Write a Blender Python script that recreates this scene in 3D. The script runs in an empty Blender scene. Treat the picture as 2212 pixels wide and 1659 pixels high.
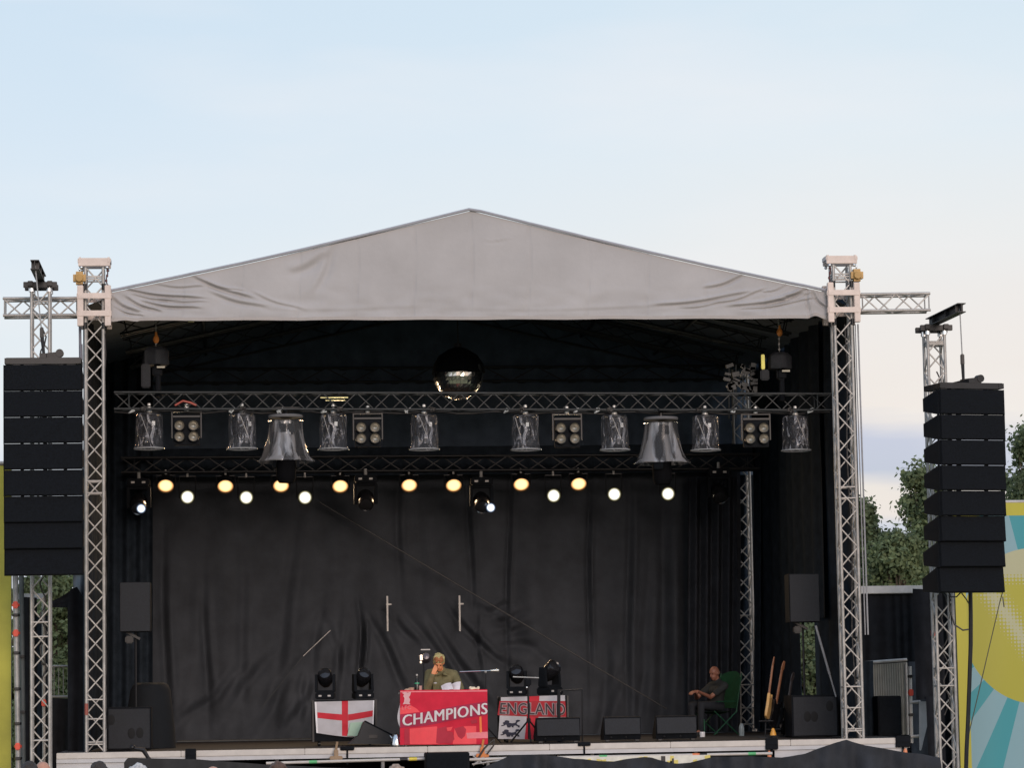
import bpy, bmesh, math, random
from mathutils import Vector, Matrix, noise
random.seed(7)
PI = math.pi
SC = bpy.context.scene
COL = SC.collection
RAD = math.radians

# ------------------------------------------------------------------ camera
DECK = 1.5                                    # stage floor above the grass
EYE = Vector((-3.8352, -47.7167, DECK + 0.7875))
YAW, PITCH, ROLL, FPX = 0.0932, 0.1029, -0.0167, 6500.0
fw = Vector((math.sin(YAW)*math.cos(PITCH), math.cos(YAW)*math.cos(PITCH), math.sin(PITCH)))
rt = Vector((math.cos(YAW), -math.sin(YAW), 0.0)); up = rt.cross(fw)
rt, up = rt*math.cos(ROLL) + up*math.sin(ROLL), -rt*math.sin(ROLL) + up*math.cos(ROLL)
cam_d = bpy.data.cameras.new('camera'); cam = bpy.data.objects.new('camera', cam_d); COL.objects.link(cam)
cam_d.sensor_fit = 'HORIZONTAL'; cam_d.sensor_width = 36.0; cam_d.lens = FPX/2212*36
cam_d.clip_start = 0.5; cam_d.clip_end = 3000
M4 = Matrix((( rt.x, up.x, -fw.x, EYE.x), (rt.y, up.y, -fw.y, EYE.y), (rt.z, up.z, -fw.z, EYE.z), (0, 0, 0, 1)))
cam.matrix_world = M4
SC.camera = cam

def P(u, v, Y):
    """the point of the vertical plane at depth Y (metres behind the stage front) measured at u, v of the survey photo"""
    d = fw + rt*((u-1106)/FPX) - up*((v-829.5)/FPX)
    return EYE + d*((Y-EYE.y)/d.y)

# ------------------------------------------------------------------ sky, sun, exposure
def lin(r, g, b):
    f = lambda c: (c/255/12.92) if c/255 <= 0.04045 else ((c/255+0.055)/1.055)**2.4
    return (f(r), f(g), f(b), 1.0)
SUN_EL, SUN_DIR = RAD(14), Vector((0.15, -0.98, 0)).normalized()
w = bpy.data.worlds.new('World'); SC.world = w; w.use_nodes = True
nt = w.node_tree; nt.nodes.clear()
N = lambda t: nt.nodes.new(t)
L = lambda a, b: nt.links.new(a, b)
sky = N('ShaderNodeTexSky'); sky.sky_type = 'NISHITA'; sky.sun_disc = False
sky.sun_elevation = SUN_EL; sky.sun_rotation = math.atan2(SUN_DIR.x, SUN_DIR.y)
sky.air_density = 1.2; sky.dust_density = 1.0; sky.ozone_density = 1.2
bg1 = N('ShaderNodeBackground'); bg1.inputs[1].default_value = 0.13; L(sky.outputs[0], bg1.inputs[0])
tc = N('ShaderNodeTexCoord'); sep = N('ShaderNodeSeparateXYZ'); L(tc.outputs['Generated'], sep.inputs[0])
mp = N('ShaderNodeMapping'); mp.inputs['Scale'].default_value = (2.2, 2.2, 14); L(tc.outputs['Generated'], mp.inputs[0])
nz = N('ShaderNodeTexNoise'); nz.inputs['Scale'].default_value = 2.2; nz.inputs['Detail'].default_value = 5; nz.inputs['Roughness'].default_value = 0.55
L(mp.outputs[0], nz.inputs['Vector'])
ma = N('ShaderNodeMath'); ma.operation = 'MULTIPLY_ADD'; ma.inputs[1].default_value = 0.030; L(nz.outputs['Fac'], ma.inputs[0])
sub = N('ShaderNodeMath'); sub.operation = 'ADD'; sub.inputs[1].default_value = -0.015; L(sep.outputs['Z'], sub.inputs[0])
L(sub.outputs[0], ma.inputs[2])
mr = N('ShaderNodeMapRange'); mr.inputs['From Min'].default_value = -0.05; mr.inputs['From Max'].default_value = 0.45; L(ma.outputs[0], mr.inputs['Value'])
def ramp(stops):
    r = N('ShaderNodeValToRGB'); e = r.color_ramp.elements
    while len(e) > 1: e.remove(e[0])
    e[0].position = (stops[0][0]+0.05)/0.5; e[0].color = lin(*stops[0][1])
    for z, c in stops[1:]:
        k = e.new((z+0.05)/0.5); k.color = lin(*c)
    L(mr.outputs[0], r.inputs[0]); return r
# thin evening cloud veil: the east (right) is warmer low down, with lavender bands
rR = ramp([(-0.03, (226, 216, 218)), (0.030, (230, 219, 219)), (0.042, (198, 206, 224)), (0.051, (198, 204, 224)), (0.057, (231, 222, 221)), (0.067, (232, 223, 220)),
           (0.073, (186, 192, 215)), (0.083, (190, 194, 218)), (0.090, (236, 225, 221)), (0.120, (236, 228, 226)), (0.150, (232, 231, 232)), (0.185, (225, 232, 239)), (0.235, (212, 227, 239)), (0.42, (190, 212, 238))])
rL = ramp([(-0.03, (214, 219, 233)), (0.060, (206, 214, 234)), (0.10, (224, 228, 236)), (0.140, (221, 229, 239)), (0.185, (212, 225, 239)), (0.235, (205, 222, 238)), (0.42, (182, 207, 236))])
mx = N('ShaderNodeMapRange'); mx.inputs['From Min'].default_value = -0.05; mx.inputs['From Max'].default_value = 0.20; L(sep.outputs['X'], mx.inputs['Value'])
mc = N('ShaderNodeMix'); mc.data_type = 'RGBA'; L(mx.outputs[0], mc.inputs[0]); L(rL.outputs[0], mc.inputs[6]); L(rR.outputs[0], mc.inputs[7])
# faint wisps
nz2 = N('ShaderNodeTexNoise'); nz2.inputs['Scale'].default_value = 5; nz2.inputs['Detail'].default_value = 4
mp2 = N('ShaderNodeMapping'); mp2.inputs['Scale'].default_value = (1.2, 1.2, 5); mp2.inputs['Rotation'].default_value = (0, 0.25, 0); L(tc.outputs['Generated'], mp2.inputs[0]); L(mp2.outputs[0], nz2.inputs['Vector'])
wr = N('ShaderNodeMapRange'); wr.inputs['From Min'].default_value = 0.45; wr.inputs['From Max'].default_value = 0.75; wr.inputs['To Max'].default_value = 0.5; L(nz2.outputs['Fac'], wr.inputs['Value'])
mw = N('ShaderNodeMix'); mw.data_type = 'RGBA'; L(wr.outputs[0], mw.inputs[0]); L(mc.outputs[2], mw.inputs[6]); mw.inputs[7].default_value = lin(240, 236, 238)
bg2 = N('ShaderNodeBackground'); bg2.inputs[1].default_value = 0.84; L(mw.outputs[2], bg2.inputs[0])
ms = N('ShaderNodeMixShader'); ms.inputs[0].default_value = 0.88; L(bg1.outputs[0], ms.inputs[1]); L(bg2.outputs[0], ms.inputs[2])
wo = N('ShaderNodeOutputWorld'); L(ms.outputs[0], wo.inputs[0])
sd = bpy.data.lights.new('sun', 'SUN'); sd.energy = 1.25; sd.angle = RAD(24); sd.color = (1.0, 0.82, 0.72)
sun = bpy.data.objects.new('sun', sd); COL.objects.link(sun)
sv = Vector((SUN_DIR.x*math.cos(SUN_EL), SUN_DIR.y*math.cos(SUN_EL), math.sin(SUN_EL)))
sun.rotation_euler = sv.to_track_quat('Z', 'Y').to_euler()
SC.view_settings.view_transform = 'Standard'; SC.view_settings.look = 'None'
SC.view_settings.exposure = 0.32; SC.view_settings.gamma = 1.0
SC.cycles.max_bounces = 8; SC.cycles.transparent_max_bounces = 12; SC.cycles.use_denoising = True
SC.cycles.sample_clamp_indirect = 4.0

# ------------------------------------------------------------------ materials
def pmat(name, col, rough=0.6, metal=0.0, var=0.15, scale=6.0, bump=0.0, bscale=60.0, spec=0.5, stretch=(1, 1, 1), sheen=0.0):
    m = bpy.data.materials.new(name); m.use_nodes = True
    t = m.node_tree; b = t.nodes['Principled BSDF']
    c = t.nodes.new('ShaderNodeTexCoord'); mpp = t.nodes.new('ShaderNodeMapping'); mpp.inputs['Scale'].default_value = stretch
    t.links.new(c.outputs['Object'], mpp.inputs[0])
    n = t.nodes.new('ShaderNodeTexNoise'); n.inputs['Scale'].default_value = scale; n.inputs['Detail'].default_value = 6; n.inputs['Roughness'].default_value = 0.6
    t.links.new(mpp.outputs[0], n.inputs['Vector'])
    mi = t.nodes.new('ShaderNodeMix'); mi.data_type = 'RGBA'
    mi.inputs[6].default_value = (*[max(0, x*(1-var)) for x in col], 1); mi.inputs[7].default_value = (*[min(1, x*(1+var)) for x in col], 1)
    mrr = t.nodes.new('ShaderNodeMapRange'); mrr.inputs['From Min'].default_value = 0.3; mrr.inputs['From Max'].default_value = 0.7
    t.links.new(n.outputs['Fac'], mrr.inputs['Value']); t.links.new(mrr.outputs[0], mi.inputs[0])
    t.links.new(mi.outputs[2], b.inputs['Base Color'])
    b.inputs['Roughness'].default_value = rough; b.inputs['Metallic'].default_value = metal; b.inputs['Specular IOR Level'].default_value = spec
    if bump:
        n2 = t.nodes.new('ShaderNodeTexNoise'); n2.inputs['Scale'].default_value = bscale; n2.inputs['Detail'].default_value = 4
        t.links.new(mpp.outputs[0], n2.inputs['Vector'])
        bp = t.nodes.new('ShaderNodeBump'); bp.inputs['Strength'].default_value = bump; bp.inputs['Distance'].default_value = 0.02
        t.links.new(n2.outputs['Fac'], bp.inputs['Height']); t.links.new(bp.outputs[0], b.inputs['Normal'])
    return m
def emat(name, col, strength, rim=None, r0=0.09, r1=0.15):
    """a lit lens: hot centre, cooler rim of the reflector"""
    m = bpy.data.materials.new(name); m.use_nodes = True
    t = m.node_tree; t.nodes.clear()
    o = t.nodes.new('ShaderNodeOutputMaterial'); e = t.nodes.new('ShaderNodeEmission'); e.inputs[1].default_value = strength
    c = t.nodes.new('ShaderNodeTexCoord'); ln = t.nodes.new('ShaderNodeVectorMath'); ln.operation = 'LENGTH'
    t.links.new(c.outputs['Object'], ln.inputs[0])
    r = t.nodes.new('ShaderNodeMapRange'); r.inputs['From Min'].default_value = r0; r.inputs['From Max'].default_value = r1; r.interpolation_type = 'SMOOTHSTEP'
    t.links.new(ln.outputs['Value'], r.inputs['Value'])
    mi = t.nodes.new('ShaderNodeMix'); mi.data_type = 'RGBA'; t.links.new(r.outputs[0], mi.inputs[0])
    mi.inputs[6].default_value = (*col, 1); mi.inputs[7].default_value = (*(rim or col), 1)
    t.links.new(mi.outputs[2], e.inputs[0]); t.links.new(e.outputs[0], o.inputs[0])
    return m
def clear_mat(name, tint, fac, bump, bscale, zs=0.2, det=5, dist=0.8, lo=0.46, hi=0.58):
    """wrinkled clear plastic"""
    m = bpy.data.materials.new(name); m.use_nodes = True
    t = m.node_tree; b = t.nodes['Principled BSDF']; o = t.nodes['Material Output']
    b.inputs['Base Color'].default_value = (*tint, 1); b.inputs['Roughness'].default_value = 0.12; b.inputs['Specular IOR Level'].default_value = 1.0
    c = t.nodes.new('ShaderNodeTexCoord'); mpp = t.nodes.new('ShaderNodeMapping'); mpp.inputs['Scale'].default_value = (1, 1, zs)
    mpp.inputs['Rotation'].default_value = (0.2, 0.35, 0); t.links.new(c.outputs['Object'], mpp.inputs[0])
    n = t.nodes.new('ShaderNodeTexNoise'); n.inputs['Scale'].default_value = bscale; n.inputs['Detail'].default_value = det; n.inputs['Distortion'].default_value = dist
    t.links.new(mpp.outputs[0], n.inputs['Vector'])
    bp = t.nodes.new('ShaderNodeBump'); bp.inputs['Strength'].default_value = bump; bp.inputs['Distance'].default_value = 0.08
    t.links.new(n.outputs['Fac'], bp.inputs['Height']); t.links.new(bp.outputs[0], b.inputs['Normal'])
    tr = t.nodes.new('ShaderNodeBsdfTransparent'); mxx = t.nodes.new('ShaderNodeMixShader')
    mr_ = t.nodes.new('ShaderNodeMapRange'); mr_.inputs['From Min'].default_value = lo; mr_.inputs['From Max'].default_value = hi  # mask paints pale patches as sky reflected in the plastic
    mr_.inputs['To Min'].default_value = fac*0.22; mr_.inputs['To Max'].default_value = min(1, fac*1.7)
    t.links.new(n.outputs['Fac'], mr_.inputs['Value']); t.links.new(mr_.outputs[0], mxx.inputs[0])
    t.links.new(tr.outputs[0], mxx.inputs[1]); t.links.new(b.outputs[0], mxx.inputs[2]); t.links.new(mxx.outputs[0], o.inputs[0])
    return m

ALU = pmat('brushed aluminium', (0.40, 0.38, 0.36), 0.5, 0.35, 0.2, 9, 0.05, 40)
ALU_D = pmat('dull aluminium', (0.36, 0.35, 0.34), 0.5, 0.4, 0.25, 9)
BLKTRUSS = pmat('black painted truss', (0.024, 0.028, 0.031), 0.5, 0.2, 0.3, 8)
BLKMET = pmat('black steel', (0.012, 0.012, 0.014), 0.45, 0.2, 0.3, 8)
BLKPAINT = pmat('black speaker paint', (0.0045, 0.006, 0.009), 0.8, 0, 0.25, 14, 0.15, 220, 0.2)
GRILLE = pmat('speaker grille', (0.0045, 0.006, 0.009), 0.85, 0.0, 0.45, 40, 0.5, 160, 0.2)
GRILLE2 = pmat('grey faced grille', (0.013, 0.015, 0.020), 0.7, 0, 0.25, 40, 0.3, 250)
BLKCLOTH = pmat('black molton', (0.016, 0.017, 0.021), 0.95, 0, 0.3, 5, 0.25, 90, 0.15)
SIDECLOTH = pmat('black side tarp', (0.021, 0.028, 0.038), 0.9, 0, 0.3, 5, 0.2, 60, 0.05)
BACKCLOTH = pmat('charcoal backdrop tarp', (0.043, 0.048, 0.058), 0.8, 0, 0.22, 2.2, 0.3, 30, 0.3)
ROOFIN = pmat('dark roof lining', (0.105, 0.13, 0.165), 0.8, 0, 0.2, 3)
BACKSHADE = pmat('backdrop cloth in shade', (0.040, 0.044, 0.055), 0.9, 0, 0.25, 3, 0.2, 40, 0.2)
PVC_GREY = pmat('grey roof tarpaulin', (0.392, 0.378, 0.382), 0.62, 0, 0.09, 0.9, 0.2, 9, 0.4)
PVC_EDGE = pmat('grey keder edge', (0.33, 0.33, 0.36), 0.55, 0, 0.08, 3)
WHITE = pmat('white metal', (0.52, 0.49, 0.46), 0.5, 0.1, 0.1, 5)
FASCIA = pmat('pale grey fascia', (0.50, 0.50, 0.52), 0.55, 0.1, 0.1, 3)
LGREY = pmat('light grey panel', (0.42, 0.44, 0.46), 0.6, 0, 0.12, 3)
DECKM = pmat('dark plywood deck', (0.014, 0.010, 0.010), 0.85, 0, 0.3, 4)
ORANGE = pmat('orange hook', (0.75, 0.26, 0.05), 0.5, 0, 0.15, 10)
REDCLIP = pmat('red clip', (0.80, 0.09, 0.05), 0.5, 0, 0.1, 10)
HOISTY = pmat('yellow hoist body', (0.44, 0.27, 0.09), 0.5, 0.1, 0.2, 10)
GLOWPLATE = pmat('galvanised plate with pink glow', (0.57, 0.49, 0.45), 0.55, 0.25, 0.12, 7)  # pink evening glow is painted into the plate colour
CHROME = pmat('polished metal', (0.75, 0.75, 0.75), 0.12, 1.0, 0.05, 5)
SKIN = pmat('skin', (0.50, 0.25, 0.17), 0.55, 0, 0.1, 20)
MIRROR = pmat('mirror tiles', (0.85, 0.82, 0.76), 0.16, 1.0, 0.05, 5)
PLASTIC = clear_mat('clear rain plastic', (0.30, 0.30, 0.33), 0.34, 1.0, 7, 0.45, 3, 1.6, 0.53, 0.57)
PLASTIC2 = clear_mat('rain plastic with painted sheen', (0.27, 0.265, 0.275), 0.55, 0.6, 4.5, 0.10, 2, 0.5, 0.44, 0.54)
WARM = emat('amber lamp lens', (1.0, 0.62, 0.26), 1.9, (0.10, 0.022, 0.002), 0.075, 0.156)
COOL = emat('white lamp lens', (1.0, 0.95, 0.78), 2.4, (0.020, 0.017, 0.003), 0.050, 0.125)  # dim yellow rim stands in for the halo round the lamp
BLUE = emat('cold lamp lens', (0.80, 0.90, 1.0), 2.4, (0.01, 0.015, 0.03), 0.032, 0.085)
GRASS = pmat('pale bounce grass', (0.17, 0.165, 0.09), 0.9, 0, 0.4, 0.6, 0.4, 30)  # colour raised so the unseen ground bounces light under the roof

# ------------------------------------------------------------------ mesh helpers
ORG = {}
def tag(o, label, cat, group=None):
    o['label'] = label; o['category'] = cat
    if group: o['group'] = group
    return o
def root(name, label, cat, loc=(0, 0, 0), group=None):
    o = bpy.data.objects.new(name, None); COL.objects.link(o); o.empty_display_size = 0.2
    o.location = loc; ORG[o.name] = Vector(loc)
    return tag(o, label, cat, group)
class MB:
    def __init__(s): s.bm = bmesh.new()
    def face(s, pts):
        try: return s.bm.faces.new([s.bm.verts.new(p) for p in pts])
        except ValueError: return None
    def box(s, c, d, rot=None, bev=0.0):
        vs = []
        hx, hy, hz = d[0]/2, d[1]/2, d[2]/2
        m = Matrix.Translation(Vector(c))
        if rot: m = m @ rot
        r = bmesh.ops.create_cube(s.bm, size=1.0, matrix=m @ Matrix.Diagonal((d[0], d[1], d[2], 1)))
        if bev:
            es = set()
            for v in r['verts']:
                for e in v.link_edges: es.add(e)
            bmesh.ops.bevel(s.bm, geom=list(es), offset=bev, segments=2, affect='EDGES')
        return s
    def tube(s, p, q, r1, r2=None, n=8):
        p, q = Vector(p), Vector(q); r2 = r1 if r2 is None else r2
        d = q-p
        if d.length < 1e-6: return s
        m = Matrix.Translation((p+q)/2) @ d.to_track_quat('Z', 'Y').to_matrix().to_4x4()
        bmesh.ops.create_cone(s.bm, cap_ends=True, segments=n, radius1=max(r1, 1e-4), radius2=max(r2, 1e-4), depth=d.length, matrix=m)
        return s
    def ball(s, c, r, n=10, rot=None):
        rr = (r, r, r) if isinstance(r, (int, float)) else r
        m = Matrix.Translation(Vector(c))
        if rot: m = m @ rot
        bmesh.ops.create_uvsphere(s.bm, u_segments=n*2, v_segments=n, radius=1, matrix=m @ Matrix.Diagonal((*rr, 1)))
        return s
    def cap(s, p, q, r1, r2=None, n=12):
        r2 = r1 if r2 is None else r2
        s.ball(p, r1, n//2+1); s.ball(q, r2, n//2+1); return s.tube(p, q, r1, r2, n)
    def path(s, pts, r, n=6):
        for a, b in zip(pts, pts[1:]): s.tube(a, b, r, r, n)
        for p in pts[1:-1]: s.ball(p, r, 4)
        return s
    def lathe(s, prof, c=(0, 0, 0), n=24, rot=None, wob=0.0):
        m = Matrix.Translation(Vector(c))
        if rot: m = m @ rot
        rows = []
        for k, (r, z) in enumerate(prof):
            row = []
            for i in range(n):
                a = 2*PI*i/n; rr = r*(1+wob*math.sin(a*5+k)*0.5+wob*noise.noise(Vector((math.cos(a)*2, math.sin(a)*2, z*3+c[0]))))
                row.append(s.bm.verts.new(m @ Vector((rr*math.cos(a), rr*math.sin(a), z))))
            rows.append(row)
        for A, B in zip(rows, rows[1:]):
            for i in range(n):
                j = (i+1) % n
                s.bm.faces.new((A[i], A[j], B[j], B[i]))
        return s
    def grid(s, f, nu, nv):
        g = [[s.bm.verts.new(f(i/nu, j/nv)) for i in range(nu+1)] for j in range(nv+1)]
        for j in range(nv):
            for i in range(nu):
                s.bm.faces.new((g[j][i], g[j][i+1], g[j+1][i+1], g[j+1][i]))
        return s
    def prism(s, pts, off):
        """flat outline pushed along off"""
        off = Vector(off); a = [Vector(p) for p in pts]
        fa = s.bm.faces.new([s.bm.verts.new(p) for p in a]); fb = s.bm.faces.new([s.bm.verts.new(p+off) for p in reversed(a)])
        n = len(a)
        va, vb = list(fa.verts), list(reversed(list(fb.verts)))
        for i in range(n):
            j = (i+1) % n
            s.bm.faces.new((va[j], va[i], vb[i], vb[j]))
        return s
    def build(s, name, mat, parent=None, smooth=False, origin=None, remesh=0, solid=0):
        org = ORG[parent.name] if parent is not None else Vector(origin if origin is not None else (0, 0, 0))
        loc0 = Vector((0, 0, 0))
        if origin is not None and parent is not None: loc0 = Vector(origin)-org
        sh = org+loc0
        for v in s.bm.verts: v.co -= sh
        bmesh.ops.recalc_face_normals(s.bm, faces=s.bm.faces)
        me = bpy.data.meshes.new(name); s.bm.to_mesh(me); s.bm.free()
        o = bpy.data.objects.new(name, me); COL.objects.link(o)
        me.materials.append(mat)
        if solid:
            md = o.modifiers.new('thickness', 'SOLIDIFY'); md.thickness = solid; md.offset = 0
        if remesh:
            md = o.modifiers.new('skin', 'REMESH'); md.mode = 'VOXEL'; md.voxel_size = remesh
            m2 = o.modifiers.new('soft', 'SMOOTH'); m2.factor = 0.5; m2.iterations = 3
            dg = bpy.context.evaluated_depsgraph_get()
            nm = bpy.data.meshes.new_from_object(o.evaluated_get(dg)); o.modifiers.clear(); o.data = nm; me = nm
            if not me.materials: me.materials.append(mat)
            smooth = True
        if smooth:
            me.polygons.foreach_set('use_smooth', [True]*len(me.polygons))
            if smooth != 'all' and not remesh: me.set_sharp_from_angle(angle=0.7)
        if parent is not None:
            o.parent = parent; o.location = loc0; ORG[o.name] = org
        else:
            o.location = org; ORG[o.name] = org
        return o
def kids(o): return [c for c in bpy.data.objects if c.parent == o]
def dup(src, loc, label=None, rot=None):
    """a copy of a thing with copies of its parts and sub-parts"""
    ch = KIDS.get(src.name) or KIDS.setdefault(src.name, [(c, kids(c)) for c in kids(src)])
    r = src.copy(); COL.objects.link(r); r.location = loc
    if rot is not None: r.rotation_euler = rot
    if label: r['label'] = label
    for c, gs in ch:
        d = c.copy(); COL.objects.link(d); d.parent = r
        for g in gs:
            e = g.copy(); COL.objects.link(e); e.parent = d
    return r
KIDS = {}
ORD = ['leftmost', 'second from the left', 'third from the left', 'fourth from the left', 'fifth from the left', 'sixth from the left', 'seventh from the left', 'rightmost']
def nth(i, n): return 'rightmost' if i == n-1 else ORD[i]

def truss(parent, p, q, side, up_, w_, cr, br, bay, mat, chord='chord', brace='bracing', h=None, ends=True):
    """box truss: four chords and zigzag lattice; side and up_ are unit vectors across it"""
    p, q, side, up_ = Vector(p), Vector(q), Vector(side), Vector(up_)
    h = h or w_
    ax = (q-p); n = max(1, round(ax.length/bay)); st = ax/n
    cs = [side*(w_/2)*a + up_*(h/2)*b for a, b in ((-1, -1), (1, -1), (1, 1), (-1, 1))]
    for c in cs: MB().tube(p+c, q+c, cr, cr, 10).build(chord, mat, parent, True)
    b = MB()
    for k, (i, j) in enumerate(((0, 1), (1, 2), (2, 3), (3, 0))):
        A, B = cs[i], cs[j]
        for s_ in range(n):
            a0 = p+st*s_; a1 = p+st*(s_+1)
            if (s_ + (k in (1, 3))) % 2: b.tube(a0+A, a1+B, br, br, 6)
            else: b.tube(a0+B, a1+A, br, br, 6)
        if ends:
            for t_ in (0.02, 0.98): b.tube(p+ax*t_+A, p+ax*t_+B, br, br, 6)
    return b.build(brace, mat, parent, True)
X3, Y3, Z3 = Vector((1, 0, 0)), Vector((0, 1, 0)), Vector((0, 0, 1))
def RZ(a): return Matrix.Rotation(a, 4, 'Z')
def RX(a): return Matrix.Rotation(a, 4, 'X')
def RY(a): return Matrix.Rotation(a, 4, 'Y')
# ------------------------------------------------------------------ ground
b = MB(); b.grid(lambda u, v: Vector((-400+800*u, -90+900*v, 0)), 8, 9)
g = b.build('ground', GRASS); g['kind'] = 'structure'

# ------------------------------------------------------------------ stage platform
XL, XR, YF, YB = P(122, 1628, -0.3).x, P(1964, 1598, -0.3).x, -0.3, 10.6
stage = root('stage_platform', 'long stage platform with pale edge rail and dark floor under the roof', 'stage', (0, YF, DECK))
MB().box(((XL+XR)/2, (YF+YB)/2+0.03, DECK-0.055), (XR-XL, YB-YF, 0.10)).build('floor', DECKM, stage)
b = MB()
nseg = 7
for i in range(nseg):
    x0 = XL+(XR-XL)*i/nseg; x1 = XL+(XR-XL)*(i+1)/nseg
    b.box(((x0+x1)/2, YF-0.022, DECK-0.048), (x1-x0-0.004, 0.04, 0.092), bev=0.006)
b.build('edge_rail', WHITE, stage)
MB().box(((XL+XR)/2, YF-0.012, DECK-0.128), (XR-XL, 0.03, 0.062)).build('lower_rail', FASCIA, stage)
for a, c in ((122, 296), (1674, 1960)):
    xa, xb = P(a, 1640, YF).x, P(c, 1640, YF).x
    MB().box(((xa+xb)/2, YF+0.02, DECK-0.16-0.5), (xb-xa, 0.03, 1.0)).build('fascia_panel', FASCIA, stage)
for i in range(9):
    x = XL+0.1+(XR-XL-0.2)*i/8
    for y in (YF+0.15, 3.0, 6.5, 10.0):
        MB().tube((x, y, 0), (x, y, DECK-0.11), 0.03).build('leg', ALU_D, stage, True)
b = MB()
def skirt(u, v): 
    return Vector((XL+(XR-XL)*u, 2.2+0.06*math.sin(u*150), (DECK-0.12)*v))
b.grid(skirt, 300, 1); b.build('skirt', BLKCLOTH, stage, True)

# ------------------------------------------------------------------ roof
GY = -0.12
roof = root('stage_roof', 'grey gabled stage roof tarpaulin with wrinkled lower corners, hung between two towers', 'roof', P(1017, 684, GY))
folds = [(300, 640, 380, 652, 4, .03), (350, 648, 430, 655, 4, .025), (255, 668, 300, 684, 4, .03), (450, 612, 515, 630, 4, .025), (560, 640, 640, 668, 5, .02), (1560, 655, 1640, 632, 4, .03), (1620, 668, 1735, 652, 4, .03), (1480, 666, 1560, 655, 4, .02), (1700, 640, 1742, 622, 4, .03), (1655, 632, 1700, 618, 4, .02), (285, 629, 414, 646, 5, .045), (431, 606, 526, 642, 6, .05), (280, 648, 336, 673, 5, .045), (322, 656, 414, 668, 5, .04), (248, 650, 292, 676, 7, .04),
         (350, 618, 430, 622, 5, .02), (470, 640, 560, 665, 7, .03), (1658, 658, 1745, 628, 6, .05), (1600, 662, 1725, 640, 6, .045), (1535, 622, 1602, 600, 6, .04), (1440, 660, 1592, 640, 6, .04),
         (1745, 630, 1748, 680, 5, .05), (1758, 636, 1784, 668, 5, .05), (1690, 650, 1740, 640, 4, .03), (640, 590, 700, 560, 16, .03), (690, 620, 720, 545, 14, .025), (1040, 672, 1380, 668, 6, .006), (600, 672, 900, 668, 7, .005), (1050, 520, 1095, 520, 3, .012)]
def gdisp(px, py):
    d = 0
    for x0, y0, x1, y1, wd, am in folds:
        lx, ly = x1-x0, y1-y0; ll = math.hypot(lx, ly); t = ((px-x0)*lx+(py-y0)*ly)/ll/ll
        dist = ((px-x0)*ly-(py-y0)*lx)/ll + 3*math.sin(t*4)
        tt = 0 if 0 <= t <= 1 else min(abs(t), abs(t-1))
        wd_ = wd*0.6; q = dist/wd_
        am *= 1.05
        d += am*math.exp(-q*q)*math.exp(-(tt*6)**2)*(0.5+0.5*math.sin(min(max(t, 0), 1)*PI))
        d -= am*0.6*math.exp(-(q-1.5)**2)*math.exp(-(tt*6)**2)
    for sx_ in (395, 520, 645, 770, 894, 1018, 1142, 1270, 1398, 1525, 1652): d += 0.016*math.exp(-((px-sx_-3*math.sin(py/40))/1.6)**2)
    d += 0.02*noise.noise(Vector((px/45, py/22, 9)))*max(0, (py-600)/80)
    d += 0.007*noise.noise(Vector((px/90, py/60, 0)))+0.012*noise.noise(Vector((px/260, py/140, 3)))
    return d
def gable(u, v):
    px = 240+(1786-240)*u
    top = 632-(632-455)*(px-240)/(1018-240) if px < 1018 else 455+(632-455)*(px-1018)/(1786-1018)
    top += 5*math.sin(PI*(px-240)/778) if px < 1018 else 5*math.sin(PI*(px-1018)/768)
    bot = 686-5*u + 0.6*math.sin(px/31)+ (0 if px < 1740 else 0)
    if px > 1740: bot += -8*math.exp(-((px-1762)/14)**2)+2
    if px < 300: bot += 1.5*math.sin(px/9)
    py = top+(bot-top)*v
    return P(px, py, GY)+Vector((0, gdisp(px, py), 0))
b = MB(); b.grid(gable, 420, 60); b.build('gable_panel', PVC_GREY, roof, 'all')
b = MB()
for j in (0, 1):
    def hem(u, v, j=j):
        q = gable(u, 1.0); return q+Vector((0, -0.008+0.02*v, -0.05*v if j else 0))
    if j: b.grid(hem, 300, 1)
b.build('hem', pmat('roof hem', (0.50, 0.47, 0.47), 0.6, 0, 0.05, 3), roof, True)
pts = [gable(i/60, 0)+Vector((0, -0.02, 0.03)) for i in range(61)]
MB().path(pts, 0.024, 8).build('edge_keder', PVC_EDGE, roof, True)
apex, eL, eR = P(1018, 455, GY), P(240, 640, GY), P(1786, 640, GY)
for side, e in (('l', eL), ('r', eR)):
    b = MB()
    def slope(u, v, e=e):
        q = apex.lerp(e, u*(1.0 if v <= 0 else 1.075)); return Vector((q.x, GY+0.03+(0 if v <= 0 else 0.45+(YB-0.2)*(v-0.04)), q.z+0.02*math.sin(v*25)*math.sin(u*PI)))
    b.grid(slope, 10, 30); b.build('roof_sheet', ROOFIN, roof, True)
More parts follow.
